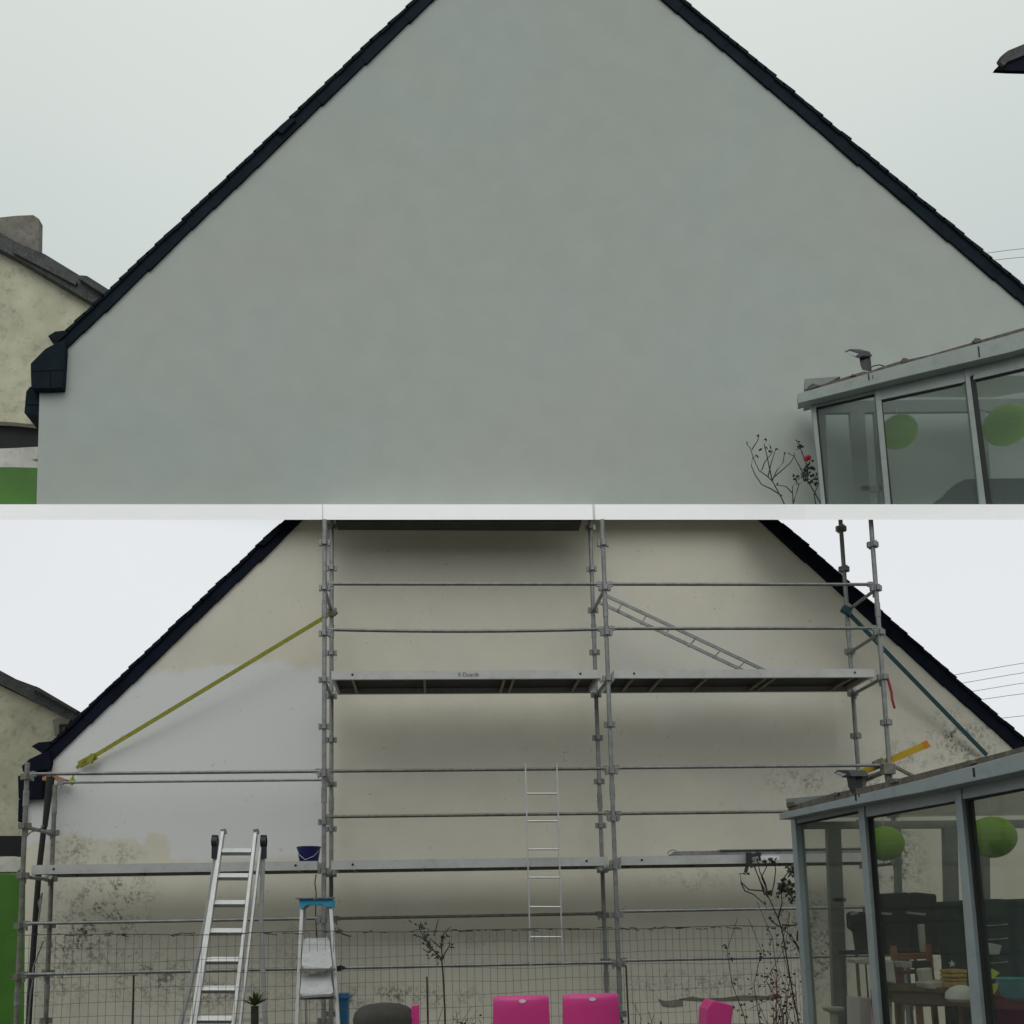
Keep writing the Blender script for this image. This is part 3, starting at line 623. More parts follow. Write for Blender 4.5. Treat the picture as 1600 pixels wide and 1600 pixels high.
m.tube([U(x, y, .2) for x, y in [(520, 1452), (530, 1455), (540, 1459), (549, 1462)]], .02, 8); m.tube([U(x, y, .2) for x, y in [(526, 1460), (528, 1450), (536, 1456)]], .012, 8)
tag(m.build('spare_coupler', M['galv_d']), 'tube coupler jutting right of the lowest middle posts', 'coupler')

# ------------------------------------------------------------------ wire fence
FN = thing('wire_fence', 'rusty welded wire mesh fence in front of the scaffold foot', 'fence', (U(600, 1500, -1.9).x, -1.9, 0))
def fp(s): # pixel x -> plan depth
    return -1.95 + 1.0*(s-20)/1240
m = MB(); xs = 18.0; cols = []
while xs < 1262:
    Y = fp(xs); top = U(xs, 1462-15*(xs-60)/1190, Y); cols.append((xs, top)); xs += 14.0 - 3.6*(xs/1260)
wv = MB()
for i, (x, p) in enumerate(cols):
    wob = random.uniform(-.006, .006); wv.tube([p, (p.x+wob, p.y, p.z*.5), (p.x-wob*.5, p.y, .02)], 0.0016, 4)
for r in range(0, 13):
    pts = [];
    for i, (x, p) in enumerate(cols[::4]): pts.append((p.x, p.y-.004, p.z - r*.108 + .010*math.sin(i*.9+r) + random.uniform(-.004, .004)))
    wv.tube(pts, 0.0016 if r else .0034, 4)
wv.build('mesh', M['wire'], FN)
vn = MB()
for i in range(90):      # dry vine bits clinging to the top wire
    x, p = random.choice(cols); q = Vector(p)+Vector((random.uniform(-.05, .05), 0, random.uniform(-.01, .008)))
    vn.tube([q, q+Vector((random.uniform(.02, .09), random.uniform(-.01, .01), random.uniform(-.015, .012)))], .0035, 4)
vn.build('dry_tendrils', M['bark'], FN)['kind'] = 'stuff'
for px, yt in ((209, 1523), (667, 1526), (978, 1508), (1352, 1500)):
    p = U(px, yt, fp(min(px, 1260))+.03); MB().tube([p, (p.x+.01, p.y, 0)], .008, 6).build('stake', M['bark'], FN)

# ------------------------------------------------------------------ plants
def branchy(mb, p, d, L, r, depth, leaves=None, spread=.7, tips=None):
    p = Vector(p); d = Vector(d).normalized(); n = 4; pts = [p]
    for i in range(n):
        d = (d + Vector((random.uniform(-.22, .22), random.uniform(-.15, .15), random.uniform(-.05, .15)))).normalized(); pts.append(pts[-1]+d*L/n)
    mb.tube(pts, r, 5, r*.55)
    if leaves is not None and depth <= 1:
        for q in pts[1:]:
            for _ in range(random.randint(1, 2)): leaves.leaf(q, (random.uniform(-1, 1), random.uniform(-.6, .6), random.uniform(-.6, .9)), random.uniform(.04, .07), random.uniform(.02, .035))
    if tips is not None and depth == 0: tips.append(pts[-1])
    if depth > 0:
        for _ in range(random.randint(2, 3)):
            q = pts[random.randint(1, n)]; dd = (d + Vector((random.uniform(-spread, spread), random.uniform(-spread*.5, spread*.5), random.uniform(-.2, .5)))).normalized()
            branchy(mb, q, dd, L*random.uniform(.5, .75), r*.6, depth-1, leaves, spread, tips)

def pxbranches(mb, lists, Y, r=.006, buds=None):
    for P in lists:
        pts = [U(x, y, Y + .04*math.sin(i*1.7+P[0][0])) for i, (x, y) in enumerate(P)]
        mb.tube(pts, r, 5, r*.5)
        if buds is not None: buds.append(pts[-1])
# upper rose bush on the ledge
UB = thing('rose_bush', 'bare rose bush with one red bloom beside the conservatory on the white ledge', 'plant', U(1235, 795, .72))
m = MB(); tips = []
BR = [[(1231, 799), (1222, 780), (1207, 752), (1200, 745), (1186, 735), (1178, 718), (1172, 700), (1166, 693)],
      [(1175, 702), (1183, 690), (1186, 682)], [(1222, 775), (1205, 764), (1190, 757), (1180, 742), (1174, 728), (1176, 715), (1184, 712)],
      [(1207, 752), (1202, 730), (1198, 710), (1194, 695), (1198, 688)], [(1207, 750), (1214, 735), (1224, 722), (1226, 706)], [(1210, 745), (1224, 733), (1236, 722), (1242, 710)],
      [(1240, 799), (1239, 780), (1238, 760), (1245, 752)], [(1240, 785), (1246, 765), (1249, 755)], [(1284, 790), (1270, 765), (1258, 745), (1250, 730), (1240, 712), (1234, 710)],
      [(1262, 750), (1262, 730), (1255, 712), (1250, 698), (1246, 690)], [(1190, 735), (1195, 722), (1206, 708), (1204, 697)], [(1276, 795), (1272, 772), (1280, 755), (1276, 742)],
      [(1262, 755), (1272, 748), (1281, 735)], [(1200, 745), (1206, 720), (1213, 700)], [(1238, 770), (1228, 760), (1216, 758)]]
pxbranches(m, BR, .72, .0075, tips); m.build('twigs', M['bark'], UB)
lf = MB()
for p in tips:
    for _ in range(2): lf.leaf(p, (random.uniform(-1, 1), 0, random.uniform(-1, 1)), .035, .02)
for cxp, cyp, k, sp in ((1248, 700, 9, 4), (1263, 733, 22, 7), (1258, 744, 14, 7), (1273, 755, 8, 4), (1247, 745, 10, 6), (1200, 702, 5, 4), (1270, 725, 8, 5)):
    for _ in range(k):
        q = U(cxp+random.gauss(0, sp), cyp+random.gauss(0, sp*.8), .72+random.uniform(-.08, .08)); lf.leaf(q, (random.uniform(-1, 1), random.uniform(-.4, .4), random.uniform(-.8, .6)), random.uniform(.04, .065), .03)
lf.build('leaves', M['leafd'], UB)
r = MB(); c = U(1262, 716, .65)
for i in range(16):
    a = i*2.4; r.leaf(c+Vector((0, 0, -.03)), (math.cos(a)*.8, math.sin(a)*.8, .7+.3*(i % 3)), .062, .05)
r.lathe(c+Vector((0, 0, -.03)), [(.01, 0), (.036, .02), (.04, .045), (.02, .06)], 12); r.build('bloom', M['rose'], UB, smooth=True)

# lower rose bush
LB = thing('rose_bush', 'leggy rose bush with dark leaves in front of the right bay, beside the near conservatory', 'plant', (U(1225, 1600, -.9).x, -.9, 0))
m = MB(); tips = []
BR = [[(1262, 1660), (1240, 1560), (1222, 1452), (1214, 1430), (1200, 1400), (1187, 1375), (1178, 1352), (1172, 1348)], [(1200, 1402), (1192, 1392), (1170, 1390), (1158, 1378), (1156, 1365), (1166, 1366)],
      [(1200, 1400), (1196, 1380), (1187, 1362), (1184, 1347)], [(1195, 1398), (1186, 1372), (1177, 1352)], [(1205, 1400), (1210, 1378), (1212, 1360), (1210, 1345)], [(1200, 1395), (1190, 1370), (1199, 1352), (1204, 1346)],
      [(1216, 1436), (1222, 1410), (1220, 1390)], [(1222, 1450), (1212, 1444), (1204, 1438)], [(1260, 1640), (1255, 1520), (1248, 1480), (1236, 1462), (1224, 1452)], [(1222, 1445), (1240, 1446), (1252, 1443)],
      [(1246, 1470), (1246, 1455), (1252, 1448)], [(1250, 1490), (1244, 1476), (1234, 1465)], [(1218, 1390), (1226, 1370), (1236, 1358)], [(1158, 1380), (1164, 1392), (1178, 1398), (1196, 1414)]]
pxbranches(m, BR, -.9, .008, tips); m.build('twigs', M['bark'], LB)
lf = MB()
for p in tips:
    for _ in range(3): lf.leaf(p, (random.uniform(-1, 1), 0, random.uniform(-1, 1)), .04, .022)
for cxp, cyp, k, sp in ((1222, 1386, 26, 5), (1230, 1382, 20, 5), (1236, 1358, 14, 5), (1236, 1395, 12, 4), (1240, 1370, 12, 5), (1202, 1344, 6, 4), (1236, 1403, 8, 4), (1207, 1400, 5, 4)):
    for _ in range(k):
        q = U(cxp+random.gauss(0, sp), cyp+random.gauss(0, sp*.8), -.9+random.uniform(-.08, .08)); lf.leaf(q, (random.uniform(-1, 1), random.uniform(-.4, .4), random.uniform(-.8, .6)), random.uniform(.04, .06), .03)
lf.build('leaves', M['leafd'], LB)
# reddish shrubs at the right foot
def shrub(px, Y, ztop_px, n, label, stem, leafm, kleaf, hs=.7):
    c = U(px, 1600, Y); h = U(px, ztop_px, Y).z; t = thing('garden_shrub', label, 'plant', (c.x, Y, 0)); s = MB(); l = MB()
    for i in range(n):
        x = c.x+random.gauss(0, .10); hh = h*random.uniform(.72, 1.0); pts = [(x, Y, 0)]
        for k in range(1, 6): pts.append((x+random.gauss(0, .018)*k+.02*(i-n/2)*k/5, Y+random.gauss(0, .02), hh*k/5))
        s.tube(pts, .006, 5, .0025)
        for _ in range(kleaf):
            k = random.uniform(.55, 1); q = Vector(pts[min(5, int(k*5))])+Vector((random.gauss(0, .04), random.gauss(0, .03), random.gauss(0, .05)))
            l.leaf(q, (random.uniform(-1, 1), random.uniform(-.5, .5), random.uniform(-.5, .7)), random.uniform(.03, .05), .022)
    s.build('stems', stem, t); l.build('leaves', leafm, t)
shrub(1222, -.75, 1508, 14, 'red stemmed shrub at the foot of the wall left of the near conservatory', M['bark_r'], M['bark_r'], 7)
shrub(1203, -.5, 1400, 5, 'taller dark climber just left of the red stemmed shrub', M['bark'], M['leafd'], 20)
shrub(1010, -.5, 1552, 5, 'low sprig against the wall between the pink chairs', M['bark'], M['leafd'], 5)
shrub(730, -.6, 1562, 9, 'low scrubby weed row right of the dead sapling', M['bark'], M['leafd'], 6)
# dead sapling in the middle
SP = thing('young_tree', 'thin dark sapling with few leaves in the middle of the fence', 'tree', (U(695, 1600, -2.1).x, -2.1, 0))
m = MB(); p = U(691, 1520, -2.1); m.tube([(U(697, 1650, -2.1).x, -2.1, 0), U(695, 1575, -2.1), U(692, 1520, -2.1), U(690, 1498, -2.1)], .009, 6, .006); m.build('trunk', M['bark'], SP)
m = MB(); tips = []
pxbranches(m, [[(691, 1502), (685, 1493), (676, 1483), (668, 1472), (661, 1462), (655, 1450), (658, 1440)], [(691, 1500), (690, 1480), (692, 1462), (700, 1452), (704, 1448)], [(691, 1498), (697, 1486), (702, 1478), (703, 1470)], [(668, 1472), (658, 1464), (650, 1463)],
      [(676, 1484), (668, 1488), (660, 1482)], [(678, 1462), (682, 1448), (685, 1436)], [(690, 1482), (680, 1474), (672, 1466)], [(685, 1494), (678, 1498)]], -2.1, .006, tips); 
lf = MB()
for cxp, cyp, k, sp in ((657, 1448, 12, 4), (665, 1463, 12, 4), (670, 1475, 16, 4), (680, 1490, 10, 4), (688, 1480, 8, 3), (703, 1478, 5, 3), (650, 1463, 4, 3), (688, 1498, 6, 3), (695, 1465, 5, 4)):
    for _ in range(k):
        q = U(cxp+random.gauss(0, sp), cyp+random.gauss(0, sp), -2.1+random.uniform(-.06, .06)); lf.leaf(q, (random.uniform(-1, 1), random.uniform(-.4, .4), random.uniform(-.8, .8)), random.uniform(.025, .05), .014)
cr_ = m.build('crown', M['bark'], SP); lf.build('leaves', M['leafd'], cr_)
# spiky plant behind the ladder
t = thing('spiky_plant', 'spiky green rosette plant between the big ladder feet', 'plant', (U(399, 1600, -1.9).x, -1.9, 0)); c = U(398, 1572, -1.9)
m = MB()
for i in range(26):
    a = i*2.399; m.leaf(c, (math.cos(a)*.7, math.sin(a)*.7, random.uniform(.3, 1.1)), random.uniform(.10, .17), .028, (0, 0, 1))
m.build('leaves', M['leafg'], t); MB().tube([(c.x, c.y, 0), c], .03, 8).build('stem', M['bark'], t)
# dark round planter in front
c = U(600, 1567, -2.2); m = MB(); m.lathe((c.x, -2.2, 0), [(.2, 0), (.235, c.z-.16), (.24, c.z-.12), (.225, c.z-.07), (.19, c.z-.035), (.13, c.z-.012), (.06, c.z-.002), (.01, c.z)], 32)
tag(m.build('round_planter', mat('dark_mound', (.05, .05, .04), .9, var=.3), smooth=True), 'dark domed round planter left of the sapling', 'planter')
m = MB()
m.prism([U(x, y, -2.3) for x, y in [(643, 1572), (655, 1570), (656, 1610), (640, 1612)]], (0, .05, 0)); tag(m.build('pink_scrap', M['pink'], bevel=.004), 'tiny pink plastic tip right of the dark round planter', 'toy')

# pink chairs
PG = 'pink plastic chairs along the bottom'
def pink_chair(x0, x1, y0, label, tilt=0.0):
    Y = -2.45; a = U(x0, y0, Y); b = U(x1, y0-1, Y); c = (a+b)/2; W = (b-a).length; t = thing('pink_chair', label, 'chair', (c.x, Y, 0), PG)
    H = c.z; n = 10; prof = []
    pr = [(.0, -.5), (-.015, -.3), (-.02, -.1), (-.018, -.04), (-.008, -.012), (.01, 0), (.03, -.006), (.04, -.03), (.03, -.1), (.03, -.3), (.045, -.5)]
    m = MB(); vs = []; K = 12
    for j in range(K+1):
        u = j/K*2-1; edge = 1-abs(u)**8; x = u*W/2*(1.0)
        for (dy, dz) in pr: vs.append((c.x + x*(1 + .04*(dz < -.2)), Y + dy*(.4+.6*edge) + .03*u*u, H + dz - .012*(1-edge) - tilt*x))
    P = len(pr); fs = [(j*P+i, j*P+i+1, (j+1)*P+i+1, (j+1)*P+i) for j in range(K) for i in range(P-1)]
    fs += [tuple(range(P)), tuple(K*P+i for i in range(P-1, -1, -1))] + [(j*P+P-1, j*P, (j+1)*P, (j+1)*P+P-1) for j in range(K)]
    m.add(vs, fs); m.build('backrest', M['pink'], t, smooth=True)
    s = MB(); s.box((c.x-W/2, Y-.42, H-.56), (c.x+W/2, Y+.03, H-.52)); s.build('seat', M['pink'], t, bevel=.015)
    for sx in (-1, 1):
        for yy in (-.38, .0): MB().tube([(c.x+sx*(W/2-.03), Y+yy, H-.56), (c.x+sx*(W/2-.0), Y+yy*1.1, .02)], .018, 8, .014).build('leg', M['pink'], t)
    l = MB(); l.lathe((c.x+.005, Y-.0225, H-.04), [(.026, 0), (.026, .004)], 24, (0, 1, 0))
    o = l.build('oval_badge', M['white_pl'], t)
    for v in o.data.vertices: v.co.z = (v.co.z-(H-.04))*.5 + (H-.04)
    return t
pink_chair(771, 858, 1556, 'pink plastic chair with oval badge, left of the full pair')
pink_chair(880, 967, 1553, 'pink plastic chair with oval badge, right of the full pair beside the posts')
t = thing('toy_seat', 'small tilted pink seat with black knob near the red stemmed shrub', 'toy', (U(1126, 1600, -2.3).x, -2.3, 0))
m = MB(); m.prism([U(x, y, -2.3) for x, y in [(1104, 1577), (1111, 1566), (1114, 1563), (1143, 1570), (1146, 1574), (1142, 1610), (1102, 1610)]], (0, .2, 0)); m.build('seat', M['pink'], t, bevel=.01)
m = MB(); m.lathe(U(1145, 1574, -2.25), [(.005, -.012), (.016, -.004), (.016, .006), (.004, .014)], 12); m.build('knob', M['blk_plastic'], t, smooth=True)
m = MB(); c = U(1126, 1612, -2.2); m.tube([(c.x, -2.2, 0), c], .03, 8); m.build('pedestal', M['blk_plastic'], t)
text('7', U(1120, 1574, -2.304), .03, M['white_pl'], t, 'mark') if False else None

# ------------------------------------------------------------------ conservatories
def conservatory(label, A, B, spec, fm, gm, zbase, roof_w):
    """A, B: plan points of the glazed side; spec: pixel outlines lying in that vertical plane"""
    A, B = np.array(A), np.array(B); d = (B-A)/np.linalg.norm(B-A); n = np.array([-d[1], d[0], 0.0]);
    if n[0] < 0: n = -n                       # n points into the room (to the right)
    P0 = np.array([A[0], A[1], 0.0]); n3 = Vector(n)
    F_ = lambda x, y, o=0.0: UPL(x, y, P0 + n*o, n)
    t = thing('conservatory', label, 'conservatory', (A[0], A[1], zbase(A[0], A[1])))
    def sheet(pts, o0, th): return MB().prism([F_(x, y, o0) for x, y in pts], n3*th)
    g = sheet(spec['gutter'], -.13, .14).build('gutter', fm, t, bevel=.004)
    sheet(spec['header'], .0, .05).build('header', fm, t)
    for P in spec['posts']: sheet(P, -.012, .07).build('post', fm, t, bevel=.003)
    for P in spec['seals']: sheet(P, .012, .04).build('seal', M['seal'], t)
    for P in spec['rails']: sheet(P, -.004, .05).build('rail', fm, t)
    for P in spec['panes']: sheet(P, .030, .006).build('pane', gm, t)
    sheet(spec['strip'], -.10, .12).build('roof_edge', M['roofstrip'], g)
    for P in spec['lugs']: sheet(P, -.115, .05).build('roof_lug', M['roofstrip'], g)
    for P in spec['joints']: sheet(P, -.134, .003).build('gutter_joint', M['seal'], g)
    if 'cap' in spec: sheet(spec['cap'], .02, .5).build('flat_roof_cap', M['inner'], t)
    # roof, far frame
    za = F_(*spec['gutter'][0]).z - .03
    a = Vector((A[0], A[1], za)) ; b = a + Vector((d[0], d[1], 0))*spec['len']; r = Vector((roof_w, 0, spec.get('rise', 0)))
    MB().prism([a+n3*.03+Vector((0, -.02, 0)), b+n3*.03, b+r, a+r+Vector((0, -.02, 0))], (0, 0, -.03)).build('roof', M['roof_sheet'], t)
    fy = spec['fary']
    for P in spec['far']: pxpoly(MB(), P, fy, .05).build('far_frame', M['inner'], t)
    return t, F_
# upper one
Ax = U(1270, 700, .45); Bx = U(1575, 700, -.25)
up = dict(gutter=[(1246, 615), (1400, 571), (1575, 524), (1680, 493), (1680, 522), (1575, 551), (1400, 592), (1247, 630)],
  header=[(1268, 626), (1400, 589), (1575, 548), (1680, 519), (1680, 545), (1575, 572), (1519, 586), (1506, 597), (1374, 625), (1366, 615), (1275, 636), (1269, 636)],
  posts=[[(1267, 630), (1274, 629), (1290, 790), (1284, 790)], [(1366, 603), (1375, 601), (1392, 790), (1383.5, 790)], [(1506, 571), (1513, 569), (1541, 790), (1531, 790)]],
  seals=[[(1274, 632), (1277, 631), (1293, 790), (1290, 790)], [(1375, 622), (1378, 621), (1395, 790), (1392, 790)], [(1513, 583), (1523, 581), (1550, 790), (1541, 790)], [(1277, 636), (1366, 615.5), (1366, 617.5), (1277, 638)], [(1376, 625), (1505, 597.5), (1505, 599.5), (1376, 627)], [(1524, 592), (1680, 556), (1680, 559), (1524, 595)]],
  rails=[[(1521, 584), (1680, 546), (1680, 556), (1521, 593)]],
  panes=[[(1276, 636), (1367, 616), (1384, 790), (1291, 790)], [(1376, 624), (1507, 597), (1532, 790), (1393, 790)], [(1522, 590), (1680, 553), (1690, 790), (1549, 790)]],
  strip=[(1262, 607), (1290, 599), (1350, 580), (1355, 581), (1400, 566), (1450, 555), (1575, 519), (1680, 489), (1680, 493), (1575, 524), (1400, 571), (1264, 610)],
  lugs=[[(1408, 563), (1411, 559), (1418, 560), (1420, 565), (1410, 567)], [(1519, 533), (1524, 528), (1532, 529), (1534, 533), (1524, 536)], [(1262, 604), (1270, 599), (1282, 602), (1264, 609)], [(1328, 588), (1332, 584), (1338, 586)]],
  joints=[[(1356, 584), (1358, 584), (1359, 594), (1357, 594)], [(1527.5, 541), (1530, 541), (1531.5, 558), (1529.5, 558)], [(1363, 586), (1364, 586), (1364.5, 592), (1363.5, 592)]],
  cap=[(1257, 592), (1313, 588), (1290, 600), (1258, 608)],
  len=1.2, fary=.76,
  far=[[(1278, 627), (1660, 622), (1660, 641), (1278, 645)], [(1279, 645), (1290, 645), (1296, 800), (1285, 800)], [(1328, 644), (1351, 644), (1361, 800), (1340, 800)], [(1366, 643), (1378, 643), (1388, 800), (1376, 800)], [(1345, 759), (1378, 759), (1378, 767), (1345, 767)], [(1517, 641), (1540, 641), (1552, 800), (1532, 800)]])
zl = lambda x, y: zrow(x, y, 800)
tU, FU = conservatory('grey framed conservatory with clear panes standing on the white ledge below the clean gable', (Ax.x, Ax.y), (Bx.x, Bx.y), up, M['frame_u'], M['glass_u'], zl, 2.2)
# lower one
Al = U(1239, 1400, -2.35); Bl = U(1575, 1400, -4.75)
lo = dict(gutter=[(1217, 1271), (1300, 1252), (1440, 1218), (1575, 1181), (1700, 1147), (1700, 1180), (1575, 1209), (1440, 1238), (1300, 1264), (1218, 1281)],
  header=[(1236, 1278), (1300, 1263), (1440, 1236), (1575, 1206), (1700, 1178), (1700, 1205), (1575, 1227), (1500, 1241), (1490, 1252), (1350, 1277), (1340, 1267), (1243, 1287), (1237, 1287)],
  posts=[[(1235, 1280), (1242, 1279), (1270, 1700), (1263, 1700)], [(1340, 1260), (1349, 1258), (1382, 1700), (1372, 1700)], [(1490, 1230), (1500, 1228), (1544, 1700), (1526, 1700)]],
  seals=[[(1242, 1286), (1245, 1285), (1273, 1700), (1270, 1700)], [(1349, 1274), (1356, 1273), (1390, 1700), (1382, 1700)], [(1500, 1240), (1510, 1238), (1556, 1700), (1544, 1700)], [(1245, 1287), (1340, 1268), (1340, 1270), (1245, 1289)], [(1352, 1277.5), (1489, 1252.5), (1489, 1254.5), (1352, 1279.5)], [(1511, 1248), (1700, 1211), (1700, 1214), (1511, 1251)]],
  rails=[[(1503, 1239), (1700, 1203), (1700, 1212), (1503, 1249)]],
  panes=[[(1244, 1287), (1341, 1267), (1373, 1700), (1271, 1700)], [(1353, 1277), (1491, 1252), (1528, 1700), (1386, 1700)], [(1507, 1247), (1700, 1211), (1720, 1700), (1552, 1700)]],
  strip=[(1230, 1261), (1300, 1240), (1380, 1223), (1450, 1205), (1575, 1173), (1700, 1139), (1700, 1147), (1575, 1181), (1440, 1218), (1300, 1252), (1232, 1267)],
  lugs=[[(1385, 1222), (1390, 1216), (1398, 1217), (1401, 1221), (1390, 1224)], [(1508, 1194), (1512, 1188), (1519, 1188), (1523, 1192), (1514, 1196)], [(1229, 1254), (1240, 1252), (1244, 1257), (1230, 1262)], [(1300, 1242), (1304, 1238), (1309, 1239), (1308, 1243)]],
  joints=[[(1335, 1239), (1337, 1239), (1338, 1251), (1336, 1251)], [(1519, 1200), (1521.5, 1200), (1523, 1214), (1520.5, 1214)], [(1341, 1240), (1342, 1240), (1342.5, 1245), (1341.5, 1245)]],
  cap=[(1228, 1248), (1292, 1242), (1262, 1254), (1229, 1262)],
  len=3.1, fary=-2.3,
  far=[[(1245, 1284), (1660, 1280), (1660, 1293), (1245, 1295)], [(1246, 1295), (1256, 1295), (1274, 1700), (1264, 1700)], [(1293, 1295), (1314, 1295), (1330, 1700), (1308, 1700)], [(1400, 1294), (1408, 1294), (1416, 1700), (1408, 1700)], [(1476, 1293), (1496, 1293), (1506, 1700), (1486, 1700)], [(1535, 1293), (1546, 1293), (1552, 1700), (1541, 1700)], [(1302, 1403), (1322, 1403), (1322, 1409), (1302, 1409)]])
tL, FL = conservatory('nearer grey green framed conservatory with stored furniture inside, in front of the scaffold', (Al.x, Al.y), (Bl.x, Bl.y), lo, M['frame'], M['glass'], lambda x, y: 0.0, 2.9)

# floodlights clipped to the gutters
def flood(F_, c0, pts_head, pts_lens, arm, label):
    t = thing('floodlight', label, 'light', F_(*arm[-1], -.06))
    F2 = lambda P, o, th, n=(1, 0, 0): MB().prism([F_(x, y, o) for x, y in P], Vector(n)*th)
    F2(pts_head, -.14, .12).build('head', M['blk_plastic'], t, bevel=.006); F2(pts_lens, -.15, .008).build('lens', M['lens'], t)
    F2(arm, -.10, .05).build('arm', M['blk_plastic'], t, bevel=.004)
flood(FU, 0, [(1318, 550), (1327, 545), (1343, 549), (1348, 556), (1340, 560)], [(1321, 551), (1327, 548.5), (1341, 553), (1336, 557)], [(1342, 556), (1350, 557), (1354, 558), (1356, 580), (1347, 578), (1344, 570)], 'black floodlight on the gutter of the conservatory on the white ledge')
flood(FL, 0, [(1302, 1208), (1308, 1203), (1326, 1204), (1331, 1213), (1318, 1215)], [(1305, 1208), (1309, 1206), (1322, 1210), (1317, 1213)], [(1322, 1212), (1336, 1213), (1338, 1240), (1332, 1241), (1325, 1230)], 'black floodlight on the gutter of the nearer conservatory')
tag(MB().tube([FU(x, y, -.08) for x, y in [(1358, 577), (1364, 572), (1374, 570), (1388, 574)]], .006, 6).build('lamp_cable', M['blk_plastic']), 'thin black cable looping from the floodlight along the upper gutter', 'cable')

# paper lanterns
def lantern(px, py, rpx, Y, label):
    c = U(px, py, Y); R = rpx*(Y-CAM[1])/F; t = thing('paper_lantern', label, 'lantern', c+Vector((0, 0, R)), 'green paper lanterns'); prof = []
    N = 40
    for i in range(N+1):
        a = -math.pi/2*.94 + math.pi*.94*i/N; rr = R*math.cos(a)*(1 - .012*(i % 4 == 0)) ; prof.append((rr, R*.93*math.sin(a)))
    MB().lathe(c, prof, 40).build('shade', M['lantern'], t, smooth=False)
    MB().tube([c+Vector((0, 0, R*.9)), c+Vector((0, 0, R*.9+.12))], .003, 5).build('cord', M['white_pl'], t)
lantern(1404, 675, 30, .5, 'dull green paper lantern behind the middle pane of the ledge conservatory')
lantern(1572, 664, 36, .2, 'bright green paper lantern behind the right pane of the ledge conservatory')
lantern(1382, 1318, 30, -3.0, 'green paper lantern behind the middle pane of the nearer conservatory')
lantern(1550, 1308, 36, -3.7, 'green paper lantern behind the right pane of the nearer conservatory')

# solid dark shape painting a roof's reflection in the upper conservatory panes
m = MB(); m.prism([U(x, y, .5) for x, y in [(1462, 783), (1480, 772), (1492, 757), (1508, 749), (1530, 748), (1700, 746), (1700, 789), (1462, 789)]], (0, .18, 0))
tag(m.build('roof_reflection', M['teal_cloth_refl']), 'dark teal hump standing in for a roof reflection, low behind the panes of the ledge conservatory', 'roof_reflection')

# stored things in the lower conservatory
def ppr(P, Y, th, mtl, name, label=None, cat=None, parent=None, bevel=.006, to0=False):
    m = MB(); pts = [U(x, y, Y) for x, y in P]
    m.prism(pts, (0, th, 0)); o = m.build(name, mtl, parent, bevel=bevel)
    if label: tag(o, label, cat)
    return o
def folded(P, Y, label, arms):
    b = U(P[0][0], 1600, Y); t = thing('folding_chair', label, 'chair', (b.x, Y, 0)); ppr(P, Y, .10, M['black_cloth'], 'backrest', parent=t, bevel=.015)
    for a in arms: MB().bar(U(*a[0], Y-.03), U(*a[1], Y-.03), .016, .03).build('armrest', M['alu'], t)
    xs = [p[0] for p in P]
    for x in (min(xs)+8, max(xs)-8):
        p = U(x, max(q[1] for q in P)-6, Y+.05); MB().tube([p, (p.x, p.y, .02)], .012, 6).build('leg', M['galv_d'], t)
    ya = max(q[1] for q in P)
    p = U(sum(xs)/len(xs), ya-10, Y); MB().box((p.x-.2, Y-.12, p.z-.03), (p.x+.2, Y-.01, p.z)).build('seat', M['black_cloth'], t)
folded([(1372, 1402), (1380, 1396), (1420, 1394), (1424, 1400), (1425, 1445), (1422, 1492), (1376, 1492), (1370, 1445)], -2.52, 'folded black garden chair, left of the two under the rolled tops', [((1371, 1427), (1392, 1428))])
folded([(1421, 1396), (1432, 1394), (1464, 1397), (1466, 1422), (1478, 1440), (1490, 1470), (1492, 1492), (1428, 1492), (1424, 1445)], -2.50, 'folded black garden chair, right of the two, beside the white post', [((1416, 1426), (1445, 1429)), ((1478, 1430), (1500, 1424))])
folded([(1330, 1427), (1336, 1424), (1368, 1426), (1372, 1450), (1376, 1494), (1344, 1486), (1340, 1456), (1331, 1450)], -2.62, 'black folded chair seen at the left post of the middle pane', [((1330, 1428), (1340, 1426))])
ppr([(1436, 1444), (1445, 1444), (1448, 1488), (1440, 1488)], -2.66, .03, M['offwhite'], 'wooden_lath', 'pale upright slat between the folded chairs and the wooden chair', 'lath')
# wooden chair
t = thing('wooden_chair', 'orange brown wooden chair inside the nearer conservatory', 'chair', (U(1430, 1600, -2.92).x, -2.92, 0)); Yc = -2.92
for a, b in (((1396, 1478), (1408, 1660)), ((1450, 1476), (1470, 1660))): 
    p, q = U(*a, Yc), U(*b, Yc); q.z = .02; MB().bar(p, q, .038, .03).build('back_post', M['wood'], t, bevel=.004)
ppr([(1400, 1490), (1448, 1489), (1452, 1498), (1403, 1500)], Yc-.004, .02, M['wood'], 'top_slat', parent=t); ppr([(1405, 1516), (1434, 1514), (1435, 1521), (1407, 1523)], Yc-.004, .02, M['wood'], 'lower_slat', parent=t)
p = U(1436, 1562, Yc); MB().box((p.x-.17, Yc-.3, p.z-.02), (p.x+.17, Yc-.03, p.z)).build('seat', M['wood'], t, bevel=.004)
for sx in (-1, 1): MB().bar((p.x+sx*.15, Yc-.27, p.z-.02), (p.x+sx*.15, Yc-.27, .02), .035, .035).build('leg', M['wood'], t)
